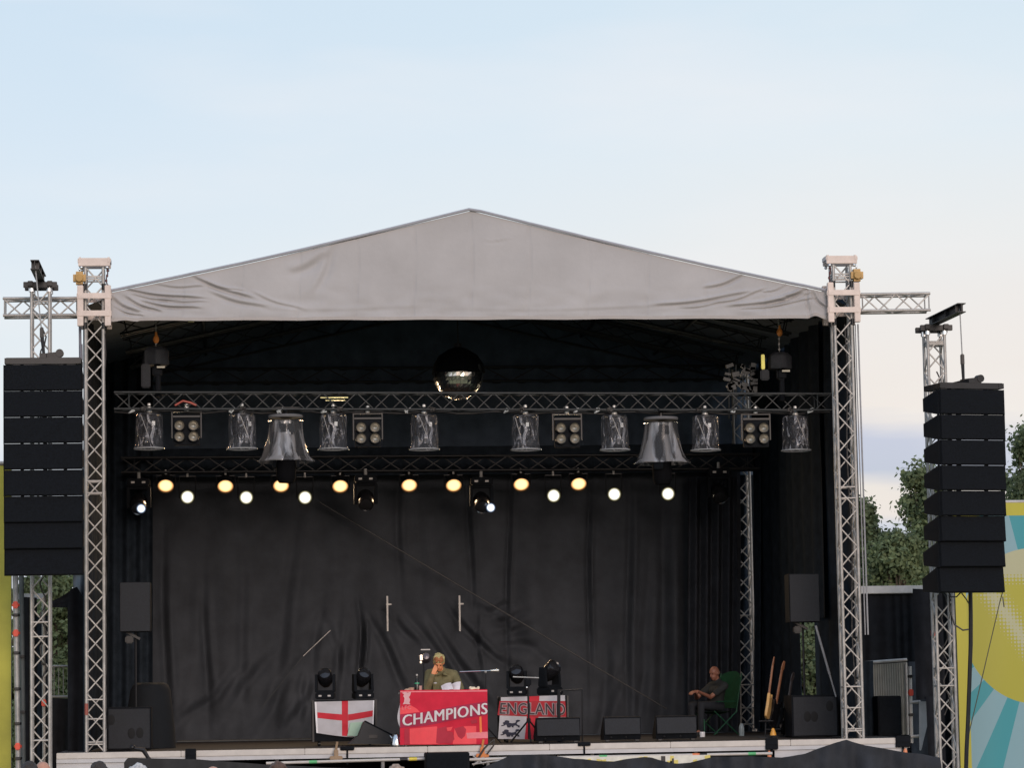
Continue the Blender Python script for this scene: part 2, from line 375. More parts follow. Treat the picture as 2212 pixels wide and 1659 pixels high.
    # the tarp's side drop from the eave
for yy in (0.55, 3.0, 5.5, 8.0, 10.2):
    raf = root('roof_rafter', {0.55: 'black rafter truss just behind the grey gable', 3.0: 'second dark rafter truss in the shaded roof', 5.5: 'third dark rafter truss deep in the shaded roof', 8.0: 'fourth dark rafter truss far back in the shaded roof', 10.2: 'rearmost dark rafter truss above the backdrop'}[yy], 'roof truss', (0, yy, apex.z-0.3), 'rafter trusses inside the roof')
    for e in (eL, eR):
        a = Vector((apex.x, yy, apex.z-0.22)); c = Vector((e.x, yy, e.z-0.12)); d = (c-a).normalized()
        truss(raf, a, c, Y3, d.cross(Y3), 0.25, 0.025, 0.011, 0.5, BLKTRUSS)
for k, px in enumerate((430, 625, 820, 1215, 1410, 1600)):
    t = (px-240)/778 if px < 1018 else (1786-px)/768
    q = (eL.lerp(apex, t) if px < 1018 else eR.lerp(apex, t))
    pu = MB().tube((q.x, 0.2, q.z-0.10), (q.x, 10.3, q.z-0.10), 0.03).build('roof_purlin', BLKTRUSS, None, True, origin=(q.x, 0.2, q.z-0.1))
    tag(pu, 'dark purlin tube running back under the roof sheet, '+nth(k, 6)+' of six', 'purlin', 'purlins under the roof sheets')
eb = root('eave_truss', 'dark cross truss along the lower front edge behind the grey gable', 'truss', P(1017, 668, 0.9))
truss(eb, P(246, 672, 0.9), P(1783, 666, 0.9), Y3, Z3, 0.24, 0.024, 0.011, 0.45, BLKTRUSS)
rb = root('rear_eave_truss', 'dark cross truss high at the back of the stage', 'truss', P(1017, 815, 10.0))
truss(rb, Vector((-6.1, 10.0, P(265, 815, 10).z)), Vector((6.1, 10.0, P(265, 815, 10).z)), Y3, Z3, 0.27, 0.024, 0.011, 0.5, BLKTRUSS)

# ------------------------------------------------------------------ front towers
def tower(name, label, u0, v0, u1, v1, Y, w_, mat, zb=None, rungs=(), cr=0.025, br=0.0125, bay=0.31):
    a = P(u0, v0, Y); c = P(u1, v1, Y)
    x = a.x
    t = root(name, label, 'truss tower', (x, Y, a.z if zb is None else zb))
    lo = Vector((x, Y, a.z if zb is None else zb)); hi = Vector((x, Y, c.z))
    truss(t, lo, hi, X3, Y3, w_, cr, br, bay, mat)
    if rungs:
        for v in rungs:
            b = MB(); z = P((u0+u1)/2, v, Y-w_/2).z
            for s in (-1, 1): b.tube((x-w_/2, Y+s*w_/2, z), (x+w_/2, Y+s*w_/2, z), 0.013, 0.013, 6); b.tube((x+s*w_/2, Y-w_/2, z), (x+s*w_/2, Y+w_/2, z), 0.013, 0.013, 6)
            b.build('rung', mat, t, True)
    return t, x, lo, hi
def sleeve(t, x, ztop, v_scale):
    zc = lambda dv: ztop-dv*v_scale
    b = MB()                                     # four posts and two belts clasping the mast
    for sx in (-1, 1):
        for sy in (-1, 1):
            b.box((x+sx*0.215, sy*0.215, zc(104)), (0.095, 0.095, zc(60)-zc(148)), bev=0.008)
    for dv in (83, 121):
        for s in (-1, 1):
            b.box((x, s*0.262, zc(dv)), (0.50, 0.02, 0.09), bev=0.004); b.box((x+s*0.262, 0, zc(dv)), (0.02, 0.50, 0.088), bev=0.004)
    b.build('sleeve_block', GLOWPLATE, t)
    for sx in (-1, 1):
        for sy in (-1, 1):
            for dv in (62, 146): MB().tube((x+sx*0.15, sy*0.15, zc(dv)-0.05), (x+sx*0.15, sy*0.15, zc(dv)+0.05), 0.035, 0.035, 10).build('roller', BLKMET, t, True)
    b = MB()
    for s in (-1, 1): b.box((x, s*0.14, zc(8)), (0.50, 0.07, 0.13), bev=0.008)
    for s in (-1, 1): b.box((x+s*0.225, 0, zc(4)), (0.07, 0.36, 0.10), bev=0.02)
    b.build('head_block', GLOWPLATE, t)
    for s in (-1, 1):
        for y in (-0.16, 0.16): MB().ball((x+s*0.2, y, zc(20)), 0.028, 6).build('shackle', CHROME, t, True)
VS = 1/136.0
tl, xl, lo, hi = tower('front_tower', 'tall aluminium truss tower at the stage edge beside the head-on speaker stack', 207, 1625, 204, 580, 0.0, 0.275, ALU, None, (597, 603, 1039, 1065, 1512, 1554, 1609))
sleeve(tl, xl, P(204, 561, 0).z, VS)
tr_, xr, lo2, hi2 = tower('front_tower', 'tall aluminium truss tower above the peaked black cover, rear chords showing', 1843, 1596, 1814, 574, 0.0, 0.275, ALU, None, (597, 604, 1052, 1076, 1484, 1530, 1580))
sleeve(tr_, xr, P(1813, 556, 0).z, VS)
cb = MB(); random.seed(3)
for k in range(9):
    v = 760+k*88; z = P(1820, v, 0).z
    cb.tube((xr+0.08, 0.1, z), (xr+0.17, 0.16, z-0.03), 0.02)
cb.path([Vector((xr+0.06+0.02*math.sin(i), 0.05, P(1820, 700+i*60, 0).z)) for i in range(16)], 0.012)
cb.build('cable_clip', BLKMET, tr_, True)
b = MB(); z = P(187, 1533, -0.14).z; b.tube((xl-0.1375, -0.1375, z-0.09), (xl-0.1375, -0.1375, z+0.09), 0.029, 0.029, 10); b.build('red_tape', pmat('worn red tape', (0.30, 0.08, 0.06), 0.6), tl, True)
b = MB(); b.path([Vector((xl+0.155+0.012*math.sin(i*1.7), 0.08, P(220, 720+i*45, 0).z)) for i in range(20)], 0.013); b.build('cable', BLKMET, tl, True)
rear, xb, lo3, hi3 = tower('rear_tower', 'dim truss tower at the back corner of the stage behind the green chair', 1614, 1581, 1600, 800, 10.02, 0.29, pmat('lightened aluminium', (0.46, 0.415, 0.37), 0.5, 0.1, 0.15, 9), None, (1000, 1012, 1330, 1480, 1530))  # aluminium colour lightened because little light reaches the rear corner
# side beams that stick out past the towers
bl = root('side_beam', 'short aluminium box truss sticking out behind the head-on speaker stack\'s mast', 'truss', P(168, 665, 0))
truss(bl, P(8, 665.5, 0), P(170, 664.5, 0), Y3, Z3, 0.30, 0.024, 0.012, 0.3, ALU, h=0.27)
brr = root('side_beam', 'short aluminium box truss sticking out into open sky above the leaning black head beam', 'truss', P(1858, 655, 0))
truss(brr, P(1856, 656, 0), P(2005, 654, 0), Y3, Z3, 0.30, 0.024, 0.012, 0.3, ALU, h=0.27)
# hoists on the towers
def hoist(u, v, Y, label, top_v, mat=HOISTY, s=1.0, low=0.5):
    c = P(u, v, Y)
    h = root('chain_hoist', label, 'chain hoist', c, 'yellow chain hoists on the roof towers')
    b = MB(); b.box(c, (0.20*s, 0.22*s, 0.20*s), bev=0.045*s); b.build('motor_body', mat, h, True)
    b = MB(); b.tube(c+Vector((0, -0.112*s, -0.01)), c+Vector((0, -0.125*s, -0.01)), 0.062*s, 0.055*s, 16); b.build('end_cover', pmat('hoist cover', (0.42, 0.24, 0.06), 0.5), h, True)
    zt = P(u, top_v, Y).z; b = MB(); z = c.z+0.1*s; k = 0
    while z < zt:
        b.ball((c.x, c.y, z), (0.018, 0.010, 0.028) if k % 2 else (0.010, 0.018, 0.028), 4); z += 0.042; k += 1
    z = c.z-0.1*s
    while z > c.z-low:
        b.ball((c.x+0.02, c.y, z), (0.016, 0.009, 0.026) if k % 2 else (0.009, 0.016, 0.026), 4); z -= 0.04; k += 1
    b.build('chain', CHROME, h, True)
    b = MB(); b.tube(c+Vector((0.0, 0, -0.1*s)), c+Vector((0, 0, -0.17*s)), 0.03, 0.018); b.build('hook', BLKMET, h, True)
    return h
hoist(172, 601, -0.16, 'yellow chain hoist on the outer side of the tower beside the head-on speaker stack', 578)
hoist(1850, 595, -0.16, 'yellow-brown chain hoist on the outer side of the tower above the black cover', 575)
for x, s, lab in ((xl+0.2, 1, 'rusty chain hanging on the gable side of the head-on tower top'), (xr-0.2, -1, 'rusty chain hanging on the gable side of the far tower top')):
    c = MB(); z = P(204, 582, 0).z; k = 0
    while z > P(204, 622, 0).z:
        c.ball((x+0.012*math.sin(k), -0.14, z), (0.02, 0.011, 0.028) if k % 2 else (0.011, 0.02, 0.028), 4); z -= 0.04; k += 1
    tag(c.build('load_chain', pmat('rusty chain', (0.12, 0.05, 0.05), 0.6, 0.4), None, True, origin=(x, -0.14, z)), lab, 'chain')
# pull ropes beside the far tower
c = MB()
for dx, v1 in ((0.255, 1372), (0.30, 1372)):
    c.tube((xr+dx-0.02, 0.05, P(1850, 700, 0.05).z), (xr+dx, 0.05, P(1860, v1, 0.05).z), 0.010 if dx < .28 else 0.014)
tag(c.build('pull_rope', pmat('grey rope', (0.35, 0.35, 0.37), 0.7), None, True, origin=(xr+0.27, 0.05, 3)), 'pair of grey pull ropes hanging along the outside of the tower over the black cover', 'rope')
c = MB()
c.tube((xl-0.235, 0.05, P(170, 705, 0.05).z), (xl-0.23, 0.05, P(170, 790, 0.05).z), 0.022); c.tube((xl-0.215, -0.05, P(170, 745, 0.05).z), (xl-0.21, -0.05, P(170, 780, 0.05).z), 0.025)
tag(c.build('pull_rope', pmat('grey rope strap', (0.2, 0.2, 0.24), 0.7), None, True, origin=(xl-0.23, 0.05, 6)), 'dark ratchet strap hanging below the sleeve just above the head-on speaker stack', 'strap')

# ------------------------------------------------------------------ line arrays on their masts
def pa_tower(label, u, vtop, Y, beam_len, yaw, rungs):
    a = P(u, 1640, Y); x = a.x
    t = root('speaker_mast', label, 'truss tower', (x, Y, 0))
    hi = Vector((x, Y, P(u, vtop, Y).z))
    truss(t, (x, Y, 0), hi, X3, Y3, 0.275, 0.025, 0.0125, 0.31, ALU)
    for v in rungs:
        b = MB(); z = P(u, v, Y).z
        for s in (-1, 1): b.tube((x-0.137, Y+s*0.137, z), (x+0.137, Y+s*0.137, z), 0.013, 0.013, 6); b.tube((x+s*0.137, Y-0.137, z), (x+s*0.137, Y+0.137, z), 0.013, 0.013, 6)
        b.build('rung', ALU, t, True)
    for sx in (-1, 1):
        for sy in (-1, 1): MB().tube(hi+Vector((sx*.137, sy*.137, -0.02)), hi+Vector((sx*.137, sy*.137, 0.05)), 0.045, 0.045, 10).build('coupler', CHROME, t, True)
    r = RZ(yaw)
    b = MB()
    for s in (-1, 1): b.box(hi+Vector((0, s*0.17, 0.085)), (0.52, 0.07, 0.09), bev=0.006)
    for s in (-1, 1): b.box(hi+Vector((s*0.15, 0, 0.10)), (0.08, 0.50, 0.08), bev=0.006)
    b.build('head_frame', BLKMET, t)
    d = (r @ Vector((0, -1, 0))); c = hi+Vector((0, 0, 0.215))+d*(beam_len/2-0.25)
    b = MB(); rr = RZ(yaw)
    b.box(c, (0.012, beam_len, 0.13), rr); b.box(c+Vector((0, 0, 0.065)), (0.13, beam_len, 0.014), rr); b.box(c-Vector((0, 0, 0.065)), (0.13, beam_len, 0.014), rr)
    for k in (-0.3, 0.1, 0.42): b.box(c+d*k*beam_len, (0.12, 0.012, 0.12), rr)
    b.build('head_beam', BLKMET, t)
    for k in range(5):
        b = MB(); z = hi.z-0.6-k*1.1; b.path([Vector((x+0.03+0.05*math.sin(i*1.3+k), Y+0.02, z-i*0.11)) for i in range(11)], 0.012); b.build('cable', BLKMET, t, True)
    return t, hi, c+d*(beam_len/2-0.12)
def cab_bm(wd, hf, hr, dp):
    prof = [(0, hf/2), (0.10, hf/2), (dp, hr/2), (dp, -hr/2), (0.10, -hf/2), (0, -hf/2)]
    b = MB(); b.prism([Vector((-wd/2, y, z)) for y, z in prof], (wd, 0, 0)); return b
def array(label, hang, u, vtop, vstep, n, wd, yaw, frame_v, gaps, tilt0):
    Y = hang.y
    c0 = P(u, vtop, Y); sc = (P(u, vtop+100, Y)-c0).length/100
    A = root('line_array', label, 'loudspeaker array', Vector((c0.x, Y, c0.z)), None)
    R_ = RZ(yaw); O = ORG[A.name]
    hf = vstep*sc
    z = 0.0
    for i in range(n):
        g_ = 0.011 if gaps[i] else 0.004
        tl_ = -tilt0*(i/(n-1))**1.6
        m = R_ @ Matrix.Translation((0, -0.28+0.22*(i/(n-1))**2, z-hf/2)) @ RX(tl_)
        b = cab_bm(wd, hf-g_, hf*0.52, 0.62)
        bmesh.ops.transform(b.bm, matrix=m, verts=b.bm.verts)
        for v in b.bm.verts: v.co += O
        cabn = b.build('speaker_cabinet', BLKPAINT, A)
        b = MB(); b.box((0, -0.012, 0), (wd-0.012, 0.024, hf-g_-0.010), bev=0.006)
        bmesh.ops.transform(b.bm, matrix=m, verts=b.bm.verts)
        for v in b.bm.verts: v.co += O
        b.build('grille', GRILLE, cabn)
        b = MB()
        for s in (-1, 1):
            b.box((s*(wd/2+0.008), 0.05, 0), (0.014, 0.06, hf*1.0)); b.box((s*wd*0.28, 0.16, hf/2), (0.05, 0.05, 0.05))
        b.box((0, 0.5, hf/2), (0.06, 0.06, 0.12))
        bmesh.ops.transform(b.bm, matrix=m, verts=b.bm.verts)
        for v in b.bm.verts: v.co += O
        b.build('rigging', GRILLE, cabn)
        z -= hf
    b = MB(); fh = (vtop-frame_v)*sc
    for s in (-1, 1): b.box((s*(wd/2-0.05), 0.0, fh/2+0.005), (0.09, 0.6, fh*0.8))
    for yy in (-0.26, 0.26): b.box((0, yy, fh/2+0.005), (wd-0.06, 0.07, fh*0.9))
    b.box((0, 0, fh+0.03), (0.10, 0.6, 0.07)); b.box((0.10, -0.05, fh+0.05), (0.30, 0.12, 0.09), RY(-0.12)); b.tube((0.24, -0.12, fh+0.09), (0.24, 0.0, fh+0.09), 0.06, 0.06, 14)
    bmesh.ops.transform(b.bm, matrix=R_, verts=b.bm.verts)
    for v in b.bm.verts: v.co += O
    b.build('flying_frame', BLKMET, A)
    # chain and block
    top = hang; bot = O+Vector((0, 0, fh+0.05))
    h = root('chain_hoist', 'slim black chain hoist between the head beam and '+('the head-on speaker stack' if u < 1000 else 'the turned speaker stack'), 'chain hoist', bot+Vector((0, 0, 0.02)))
    mid = bot.lerp(top, 0.30 if u > 1000 else 0.26)
    MB().box(mid, (0.055, 0.07, 0.17), bev=0.012).build('hook_block', BLKMET, h, True)
    MB().tube(bot, mid, 0.022, 0.03).build('hook', BLKMET, h, True)
    MB().tube(mid, top, 0.010).build('chain', ALU_D, h, True)
    return A
tA, hA, hangA = pa_tower('aluminium mast with a black head beam behind the head-on speaker stack', 89, 630, -0.55, 1.75, 0.0, (1345, 1376, 1600))
array('stack of eight black loudspeakers facing straight at the crowd, hung against the tower', Vector((hangA.x, hangA.y, hangA.z)), 95, 792, 56.1, 8, 1.15, 0.0, 777, (1, 1, 1, 1, 1, 0, 0, 0), 0.04)
tB, hB, hangB = pa_tower('aluminium mast with a leaning black head beam in front of the yellow printed banner', 2046, 722, -0.45, 1.95, 0.03, (740, 746, 1444, 1482))
arrB = array('stack of eight black loudspeakers turned outward so its stepped side shows', Vector((hangB.x, hangB.y, hangB.z)), 2082, 845, 54.1, 8, 1.09, 0.20, 831, (1, 1, 1, 1, 1, 0, 0, 0), 0.10)
# ------------------------------------------------------------------ side walls, backdrop and black legs
def wall_sheet(name, lab, x, y0, y1, z0, z1, mat=SIDECLOTH, cat='side wall'):
    b = MB()
    def f(u, v):
        y = y0+(y1-y0)*u
        return Vector((x+0.04*math.sin(y*7+v*1.3)+0.03*noise.noise(Vector((y*1.5, v*3, x))), y, z0+(z1-z0)*v))
    b.grid(f, max(8, int((y1-y0)*18)), 10)
    return tag(b.build(name, mat, None, True, origin=(x, (y0+y1)/2, z0)), lab, cat)
ZE = P(240, 640, 0).z
wall_sheet('side_curtain', 'black side wall tarp behind the head-on speaker tower', -6.17, 0.16, 10.5, DECK, ZE+0.05)
wall_sheet('side_curtain', 'black side wall tarp behind the guitars and the green chair', 6.20, 5.15, 9.72, DECK, ZE+0.05)
wall_sheet('side_curtain', 'black side wall tarp between the far tower and the narrow gap onto the trees', 6.20, 0.16, 3.7, DECK, ZE+0.05)
wall_sheet('side_valance', 'black upper tarp closing the roof side above the narrow gap', 6.13, 2.4, 5.5, DECK+2.0, ZE+0.05)
BY = 9.75
bf = [(352, 1180, 356, 1570, 9, .10), (440, 1240, 446, 1560, 8, .07), (405, 1150, 392, 1580, 16, .06), (520, 1200, 528, 1590, 10, .05), (640, 1100, 590, 1590, 12, .06), (690, 1310, 670, 1500, 9, .05),
      (860, 1000, 862, 1280, 7, .05), (905, 1020, 906, 1330, 14, .03), (1012, 1000, 1016, 1330, 6, .06), (1098, 1010, 1098, 1500, 5, .06), (1275, 1020, 1272, 1480, 5, .07), (1355, 1040, 1357, 1590, 7, .08), (1440, 1080, 1425, 1590, 12, .10), (1490, 1050, 1470, 1590, 14, .12), (1540, 1050, 1545, 1590, 16, .12), (1400, 1200, 1390, 1590, 10, .05), (1310, 1390, 1300, 1590, 9, .06), (1345, 1450, 1285, 1590, 9, .06), (1395, 1450, 1370, 1590, 9, .06),
      (776, 1315, 779, 1480, 6, .16), (795, 1335, 880, 1500, 9, .11), (848, 1330, 900, 1400, 8, .07), (895, 1345, 1010, 1520, 9, .09), (930, 1340, 1060, 1540, 9, .09), (985, 1340, 1090, 1440, 7, .08), (960, 1310, 1040, 1400, 7, .06), (1030, 1310, 1035, 1480, 5, .05),
      (1050, 1325, 1105, 1308, 8, .06), (1055, 1352, 1135, 1330, 9, .075), (1062, 1378, 1155, 1356, 10, .075), (1065, 1404, 1165, 1392, 10, .065), (1060, 1430, 1155, 1446, 11, .06), (1070, 1440, 1180, 1500, 12, .06), (1110, 1380, 1220, 1450, 10, .045), (1015, 1312, 1105, 1350, 9, .04), (820, 1320, 850, 1345, 5, .05),
      (480, 1560, 600, 1400, 11, .07), (560, 1580, 650, 1430, 11, .08), (380, 1575, 470, 1500, 10, .06), (620, 1585, 690, 1470, 10, .09), (700, 1330, 745, 1500, 9, .05), (740, 1330, 720, 1560, 8, .07), (440, 1530, 520, 1450, 9, .05), (660, 1440, 640, 1580, 8, .07)]
def bdisp(px, py):
    d = 0.05*math.sin(px/17+0.8*math.sin(px/61))*(0.35+0.65*max(0, min(1, (py-1100)/400)))
    for x0, y0, x1, y1, wd, am in bf:
        lx, ly = x1-x0, y1-y0; ll = math.hypot(lx, ly); t = ((px-x0)*lx+(py-y0)*ly)/ll/ll
        if t < -0.3 or t > 1.3: continue
        dist = ((px-x0)*ly-(py-y0)*lx)/ll + 4*math.sin(t*5+x0)
        if abs(dist) > 5*wd: continue
        tt = 0 if 0 <= t <= 1 else min(abs(t), abs(t-1))
        d += am*math.exp(-(dist/wd)**2)*math.exp(-(tt*7)**2)*(0.35+0.65*math.sin(min(max(t, 0), 1)*PI)) - am*0.7*math.exp(-((dist-2.0*wd)/wd)**2)*math.exp(-(tt*7)**2)*math.sin(min(max(t, 0), 1)*PI)
    return d + 0.10*noise.noise(Vector((px/120, py/200, 5)))
def back(u, v):
    px = 262+(1600-262)*u; py = 1005+(1626-6*u-1005)*v
    q = P(px, py, BY); dd = bdisp(px, py)
    return Vector((q.x, BY+dd*1.1, max(q.z, DECK+0.003-0.002*v)))
b = MB(); b.grid(back, 520, 190)
tag(b.build('backdrop', BACKCLOTH, None, True, origin=(0, BY, DECK)), 'wide charcoal backdrop curtain with creased folds at the back of the stage', 'backdrop')
b = MB(); b.grid(lambda u, v: Vector((-6.25+12.55*u, BY+0.35+0.03*math.sin(u*160), P(930, 1030, BY).z+(ZE+1.9*(1-abs(2*u-1))-P(930, 1030, BY).z)*v)), 240, 8)
tag(b.build('gable_curtain', pmat('navy rear tarp', (0.075, 0.105, 0.15), 0.9, 0, 0.25, 3), None, True, origin=(0, BY, 6)), 'black rear gable tarp closing the roof above the backdrop', 'curtain')
def leg_curtain(lab, u0, u1, v0, v1, Y, nf=9, amp=0.06, mat=SIDECLOTH):
    b = MB()
    def f(a, c):
        q = P(u0+(u1-u0)*a, v0+(v1-v0)*c, Y); q.y += amp*math.sin(a*nf*PI+c)+0.03*noise.noise(Vector((a*4, c*3, u0))); return q
    b.grid(f, nf*14, 12)
    return tag(b.build('leg_curtain', mat, None, True, origin=P((u0+u1)/2, v1, Y)), lab, 'curtain')
leg_curtain('narrow black masking curtain beside the backdrop above the covered drum shape', 228, 330, 760, 1596, 8.6, 7)
leg_curtain('dark cloth added where the backdrop falls into shade, beside the dim rear tower', 1486, 1592, 1030, 1581, 9.3, 9, 0.10, BACKSHADE)  # darker sheet stands in for the backdrop's fall into shade
leg_curtain('black masking curtain directly behind the dim rear tower', 1560, 1690, 780, 1584, 10.45, 9, 0.08)
leg_curtain('black masking curtain at the back behind the two hanging guitars', 1630, 1672, 800, 1575, 8.9, 5, 0.08)
b = MB(); b.grid(lambda u, v: Vector((-6.2+12.3*u, 9.2+0.02*math.sin(u*200), P(900, 965, 9.2).z+(P(900, 1026, 9.2).z-P(900, 965, 9.2).z)*v)), 200, 2)
tag(b.build('border_curtain', SIDECLOTH, None, True, origin=(0, 9.2, 5.6)), 'narrow black border curtain across the top of the backdrop behind the lamps', 'curtain')
def wire(name, lab, pts, r, mat, cat='cable'):
    b = MB(); b.path(pts, r, 6); return tag(b.build(name, mat, None, True, origin=pts[0]), lab, cat)
wire('guy_cable', 'thin black cable running diagonally down across the backdrop from the lamps towards the green chair', [P(690, 1085, 9.3), P(1000, 1270, 9.25), P(1440, 1532, 9.2)], 0.014, BLKMET)
wire('guy_cable', 'thin pale cable slanting up across the backdrop behind the plain cross flag', [P(563, 1532, 9.2), P(655, 1418, 9.25)], 0.005, BLKTRUSS)
wire('guy_cable', 'bright end of the thin cable slanting across the backdrop above the moving lights', [P(655, 1418, 9.25), P(714, 1362, 9.25)], 0.009, ALU_D)
for u, v0, v1, lab in ((837, 1288, 1364, 'shorter pale strap hanging on the backdrop above the bottle'), (993, 1287, 1364, 'straight pale strap hanging on the backdrop above the thinker in the green jacket')):
    b = MB(); b.box(P(u, (v0+v1)/2, 9.45), (0.032, 0.02, P(u, v0, 9.45).z-P(u, v1, 9.45).z)); b.box(P(u+3, v0+18, 9.45), (0.10, 0.025, 0.03))
    tag(b.build('webbing_strap', ALU_D, None, origin=P(u, v1, 9.45)), lab, 'strap')
wire('batten_pipe', 'pale floor pipe along the foot of the backdrop beside the covered drum shape', [P(382, 1603, 7.5), P(690, 1598, 7.5)], 0.02, BLKTRUSS, 'pipe')

# ------------------------------------------------------------------ lighting trusses
FY = 1.2
ft = root('lighting_truss', 'black front lighting truss carrying the plastic-covered lights between the towers', 'truss', P(1019, 868, FY))
a_, c_ = P(247, 867, FY), P(1793, 870, FY); ax_ = (c_-a_).normalized()
truss(ft, a_, c_, Y3, Z3, 0.27, 0.022, 0.010, 0.28, BLKTRUSS)
for k in range(8):
    b = MB(); q = a_.lerp(c_, 0.04+0.13*k+0.01*math.sin(k*7)); b.path([q+Vector((0.05*math.sin(i*1.9+k), -0.16, -0.13-0.035*math.sin(i*1.3)-0.02*(i % 2))) for i in range(12)], 0.011); b.build('cable_loop', BLKMET, ft, True)
b = MB(); b.path([a_.lerp(c_, i/40)+Vector((0, 0.05, -0.17-0.02*math.sin(i*1.7))) for i in range(41)], 0.016)
b.build('cable', BLKMET, ft, True)
random.seed(11); TIEM = pmat('pale cable tie', (0.40, 0.42, 0.42), 0.5)
for k, u in enumerate((285, 500, 700, 880, 1095, 1245, 1290, 1585, 1750, 605)):
    q = P(u, 887, FY-0.14); b = MB()
    b.path([q+Vector((0.05*math.sin(i*2.2+k), 0, 0.04*math.cos(i*1.7+k))) for i in range(5)], 0.011); b.build('tie_wrap', TIEM, ft, True)
RYD = 8.2
rtz = P(900, 1003, RYD)
rt_ = root('lighting_truss', 'black rear lighting truss holding the lit amber lamps', 'truss', Vector((0, RYD, rtz.z)))
truss(rt_, P(262, 1006, RYD), P(1640, 998, RYD), Y3, Z3, 0.27, 0.022, 0.010, 0.4, BLKMET)
wire('truss_cable', 'red cable loop tied on the front lighting truss beside the black bag', [P(378, 876, FY-0.16), P(395, 866, FY-0.17), P(412, 870, FY-0.16), P(424, 876, FY-0.16)], 0.018, pmat('red cable', (0.35, 0.06, 0.04), 0.5))
for u0, u1, v, lab in ((692, 752, 859, 'yellow reflective strip lying on the front lighting truss'), (402, 420, 689, 'small bright yellow strip under the gable edge')):
    b = MB(); b.box(P((u0+u1)/2, v, FY-0.05), ((u1-u0)/133, 0.03, 0.018)); b.box(P((u0+u1)/2+2, v+6, FY-0.05), ((u1-u0)/190, 0.03, 0.014))
    tag(b.build('reflector_strip', pmat('yellow strip', (0.75, 0.70, 0.25), 0.3), None, origin=P((u0+u1)/2, v, FY)), lab, 'strip')

# ---- amber and white lamps
def tilt_build(bm_, tilt, c=(0, 0, 0)):
    bmesh.ops.transform(bm_.bm, matrix=Matrix.Translation(c) @ RX(tilt), verts=bm_.bm.verts); return bm_
def par_lamp(name, cat, grp, r, lens_mat, tilt, drop, energy, col, spot):
    t = root(name, 'x', cat, (0, 0, 0), grp)
    axis = RX(PI/2)                       # lathe z -> -y
    b = MB(); b.lathe([(r*0.55, -r*2.4), (r*0.75, -r*2.0), (r*0.95, -r*1.0), (r*1.04, 0.0), (r*1.08, 0.03), (r*1.0, 0.035), (r*0.98, 0.0)], n=20, rot=axis)
    b.lathe([(0.001, -r*2.42), (r*0.55, -r*2.4)], n=20, rot=axis)
    tilt_build(b, tilt).build('lamp_can', BLKMET, t, True)
    b = MB(); b.lathe([(0.001, 0.012), (r*0.5, 0.010), (r*0.99, 0.0)], n=24, rot=axis)
    tilt_build(b, tilt).build('lens', lens_mat, t, True)
    b = MB()
    for s in (-1, 1): b.tube((s*r*1.16, 0.06, -0.02), (s*r*1.16, 0.06, drop-0.06), 0.012, 0.012, 6)
    b.tube((-r*1.16, 0.06, drop-0.06), (r*1.16, 0.06, drop-0.06), 0.012, 0.012, 6)
    b.build('yoke', BLKMET, t, True)
    b = MB(); b.tube((0, 0.06, drop-0.07), (0, 0.06, drop), 0.025, 0.02, 8); b.box((0, 0.06, drop+0.02), (0.035, 0.05, 0.05), bev=0.008)
    b.build('clamp', ALU, t, True)
    l = bpy.data.lights.new('lamp_light', 'SPOT'); l.energy = energy; l.color = col; l.spot_size = RAD(spot); l.spot_blend = 1.0; l.shadow_soft_size = r
    lo_ = bpy.data.objects.new('lamp_light', l); COL.objects.link(lo_); lo_.parent = t
    dirv = (RX(tilt) @ Vector((0, -1, 0))); lo_.location = dirv*0.06; lo_.rotation_euler = dirv.to_track_quat('-Z', 'Y').to_euler()
    return t
def place_all(proto, pts, Y, lab):
    for i, (u, v) in enumerate(pts):
        q = P(u, v, Y)
        if i == 0: proto.location = q; proto['label'] = lab(i)
        else: dup(proto, q, lab(i))
ztop = rtz.z-0.14
warm = [(358, 1049), (487, 1050), (607, 1049), (735, 1050), (884, 1048), (980, 1048), (1126, 1046), (1250, 1045)]
pw = par_lamp('amber_lamp', 'stage lamp', 'lit amber lamps on the rear truss', 0.150, WARM, RAD(38), ztop-P(700, 1049, RYD-0.15).z, 80, (1.0, 0.68, 0.40), 174)
place_all(pw, warm, RYD-0.15, lambda i: nth(i, 8)+' of the glowing oval amber lamps above the backdrop')
cool = [(405, 1074), (532, 1075), (659, 1075), (1196, 1071), (1327, 1068), (1443, 1067)]
pc = par_lamp('white_lamp', 'stage lamp', 'lit round white lamps below the rear truss', 0.130, COOL, RAD(8), ztop-P(700, 1072, RYD-0.12).z, 18, (1.0, 0.86, 0.62), 165)
place_all(pc, cool, RYD-0.12, lambda i: nth(i, 6)+' of the round white glowing lamps below the amber ones')

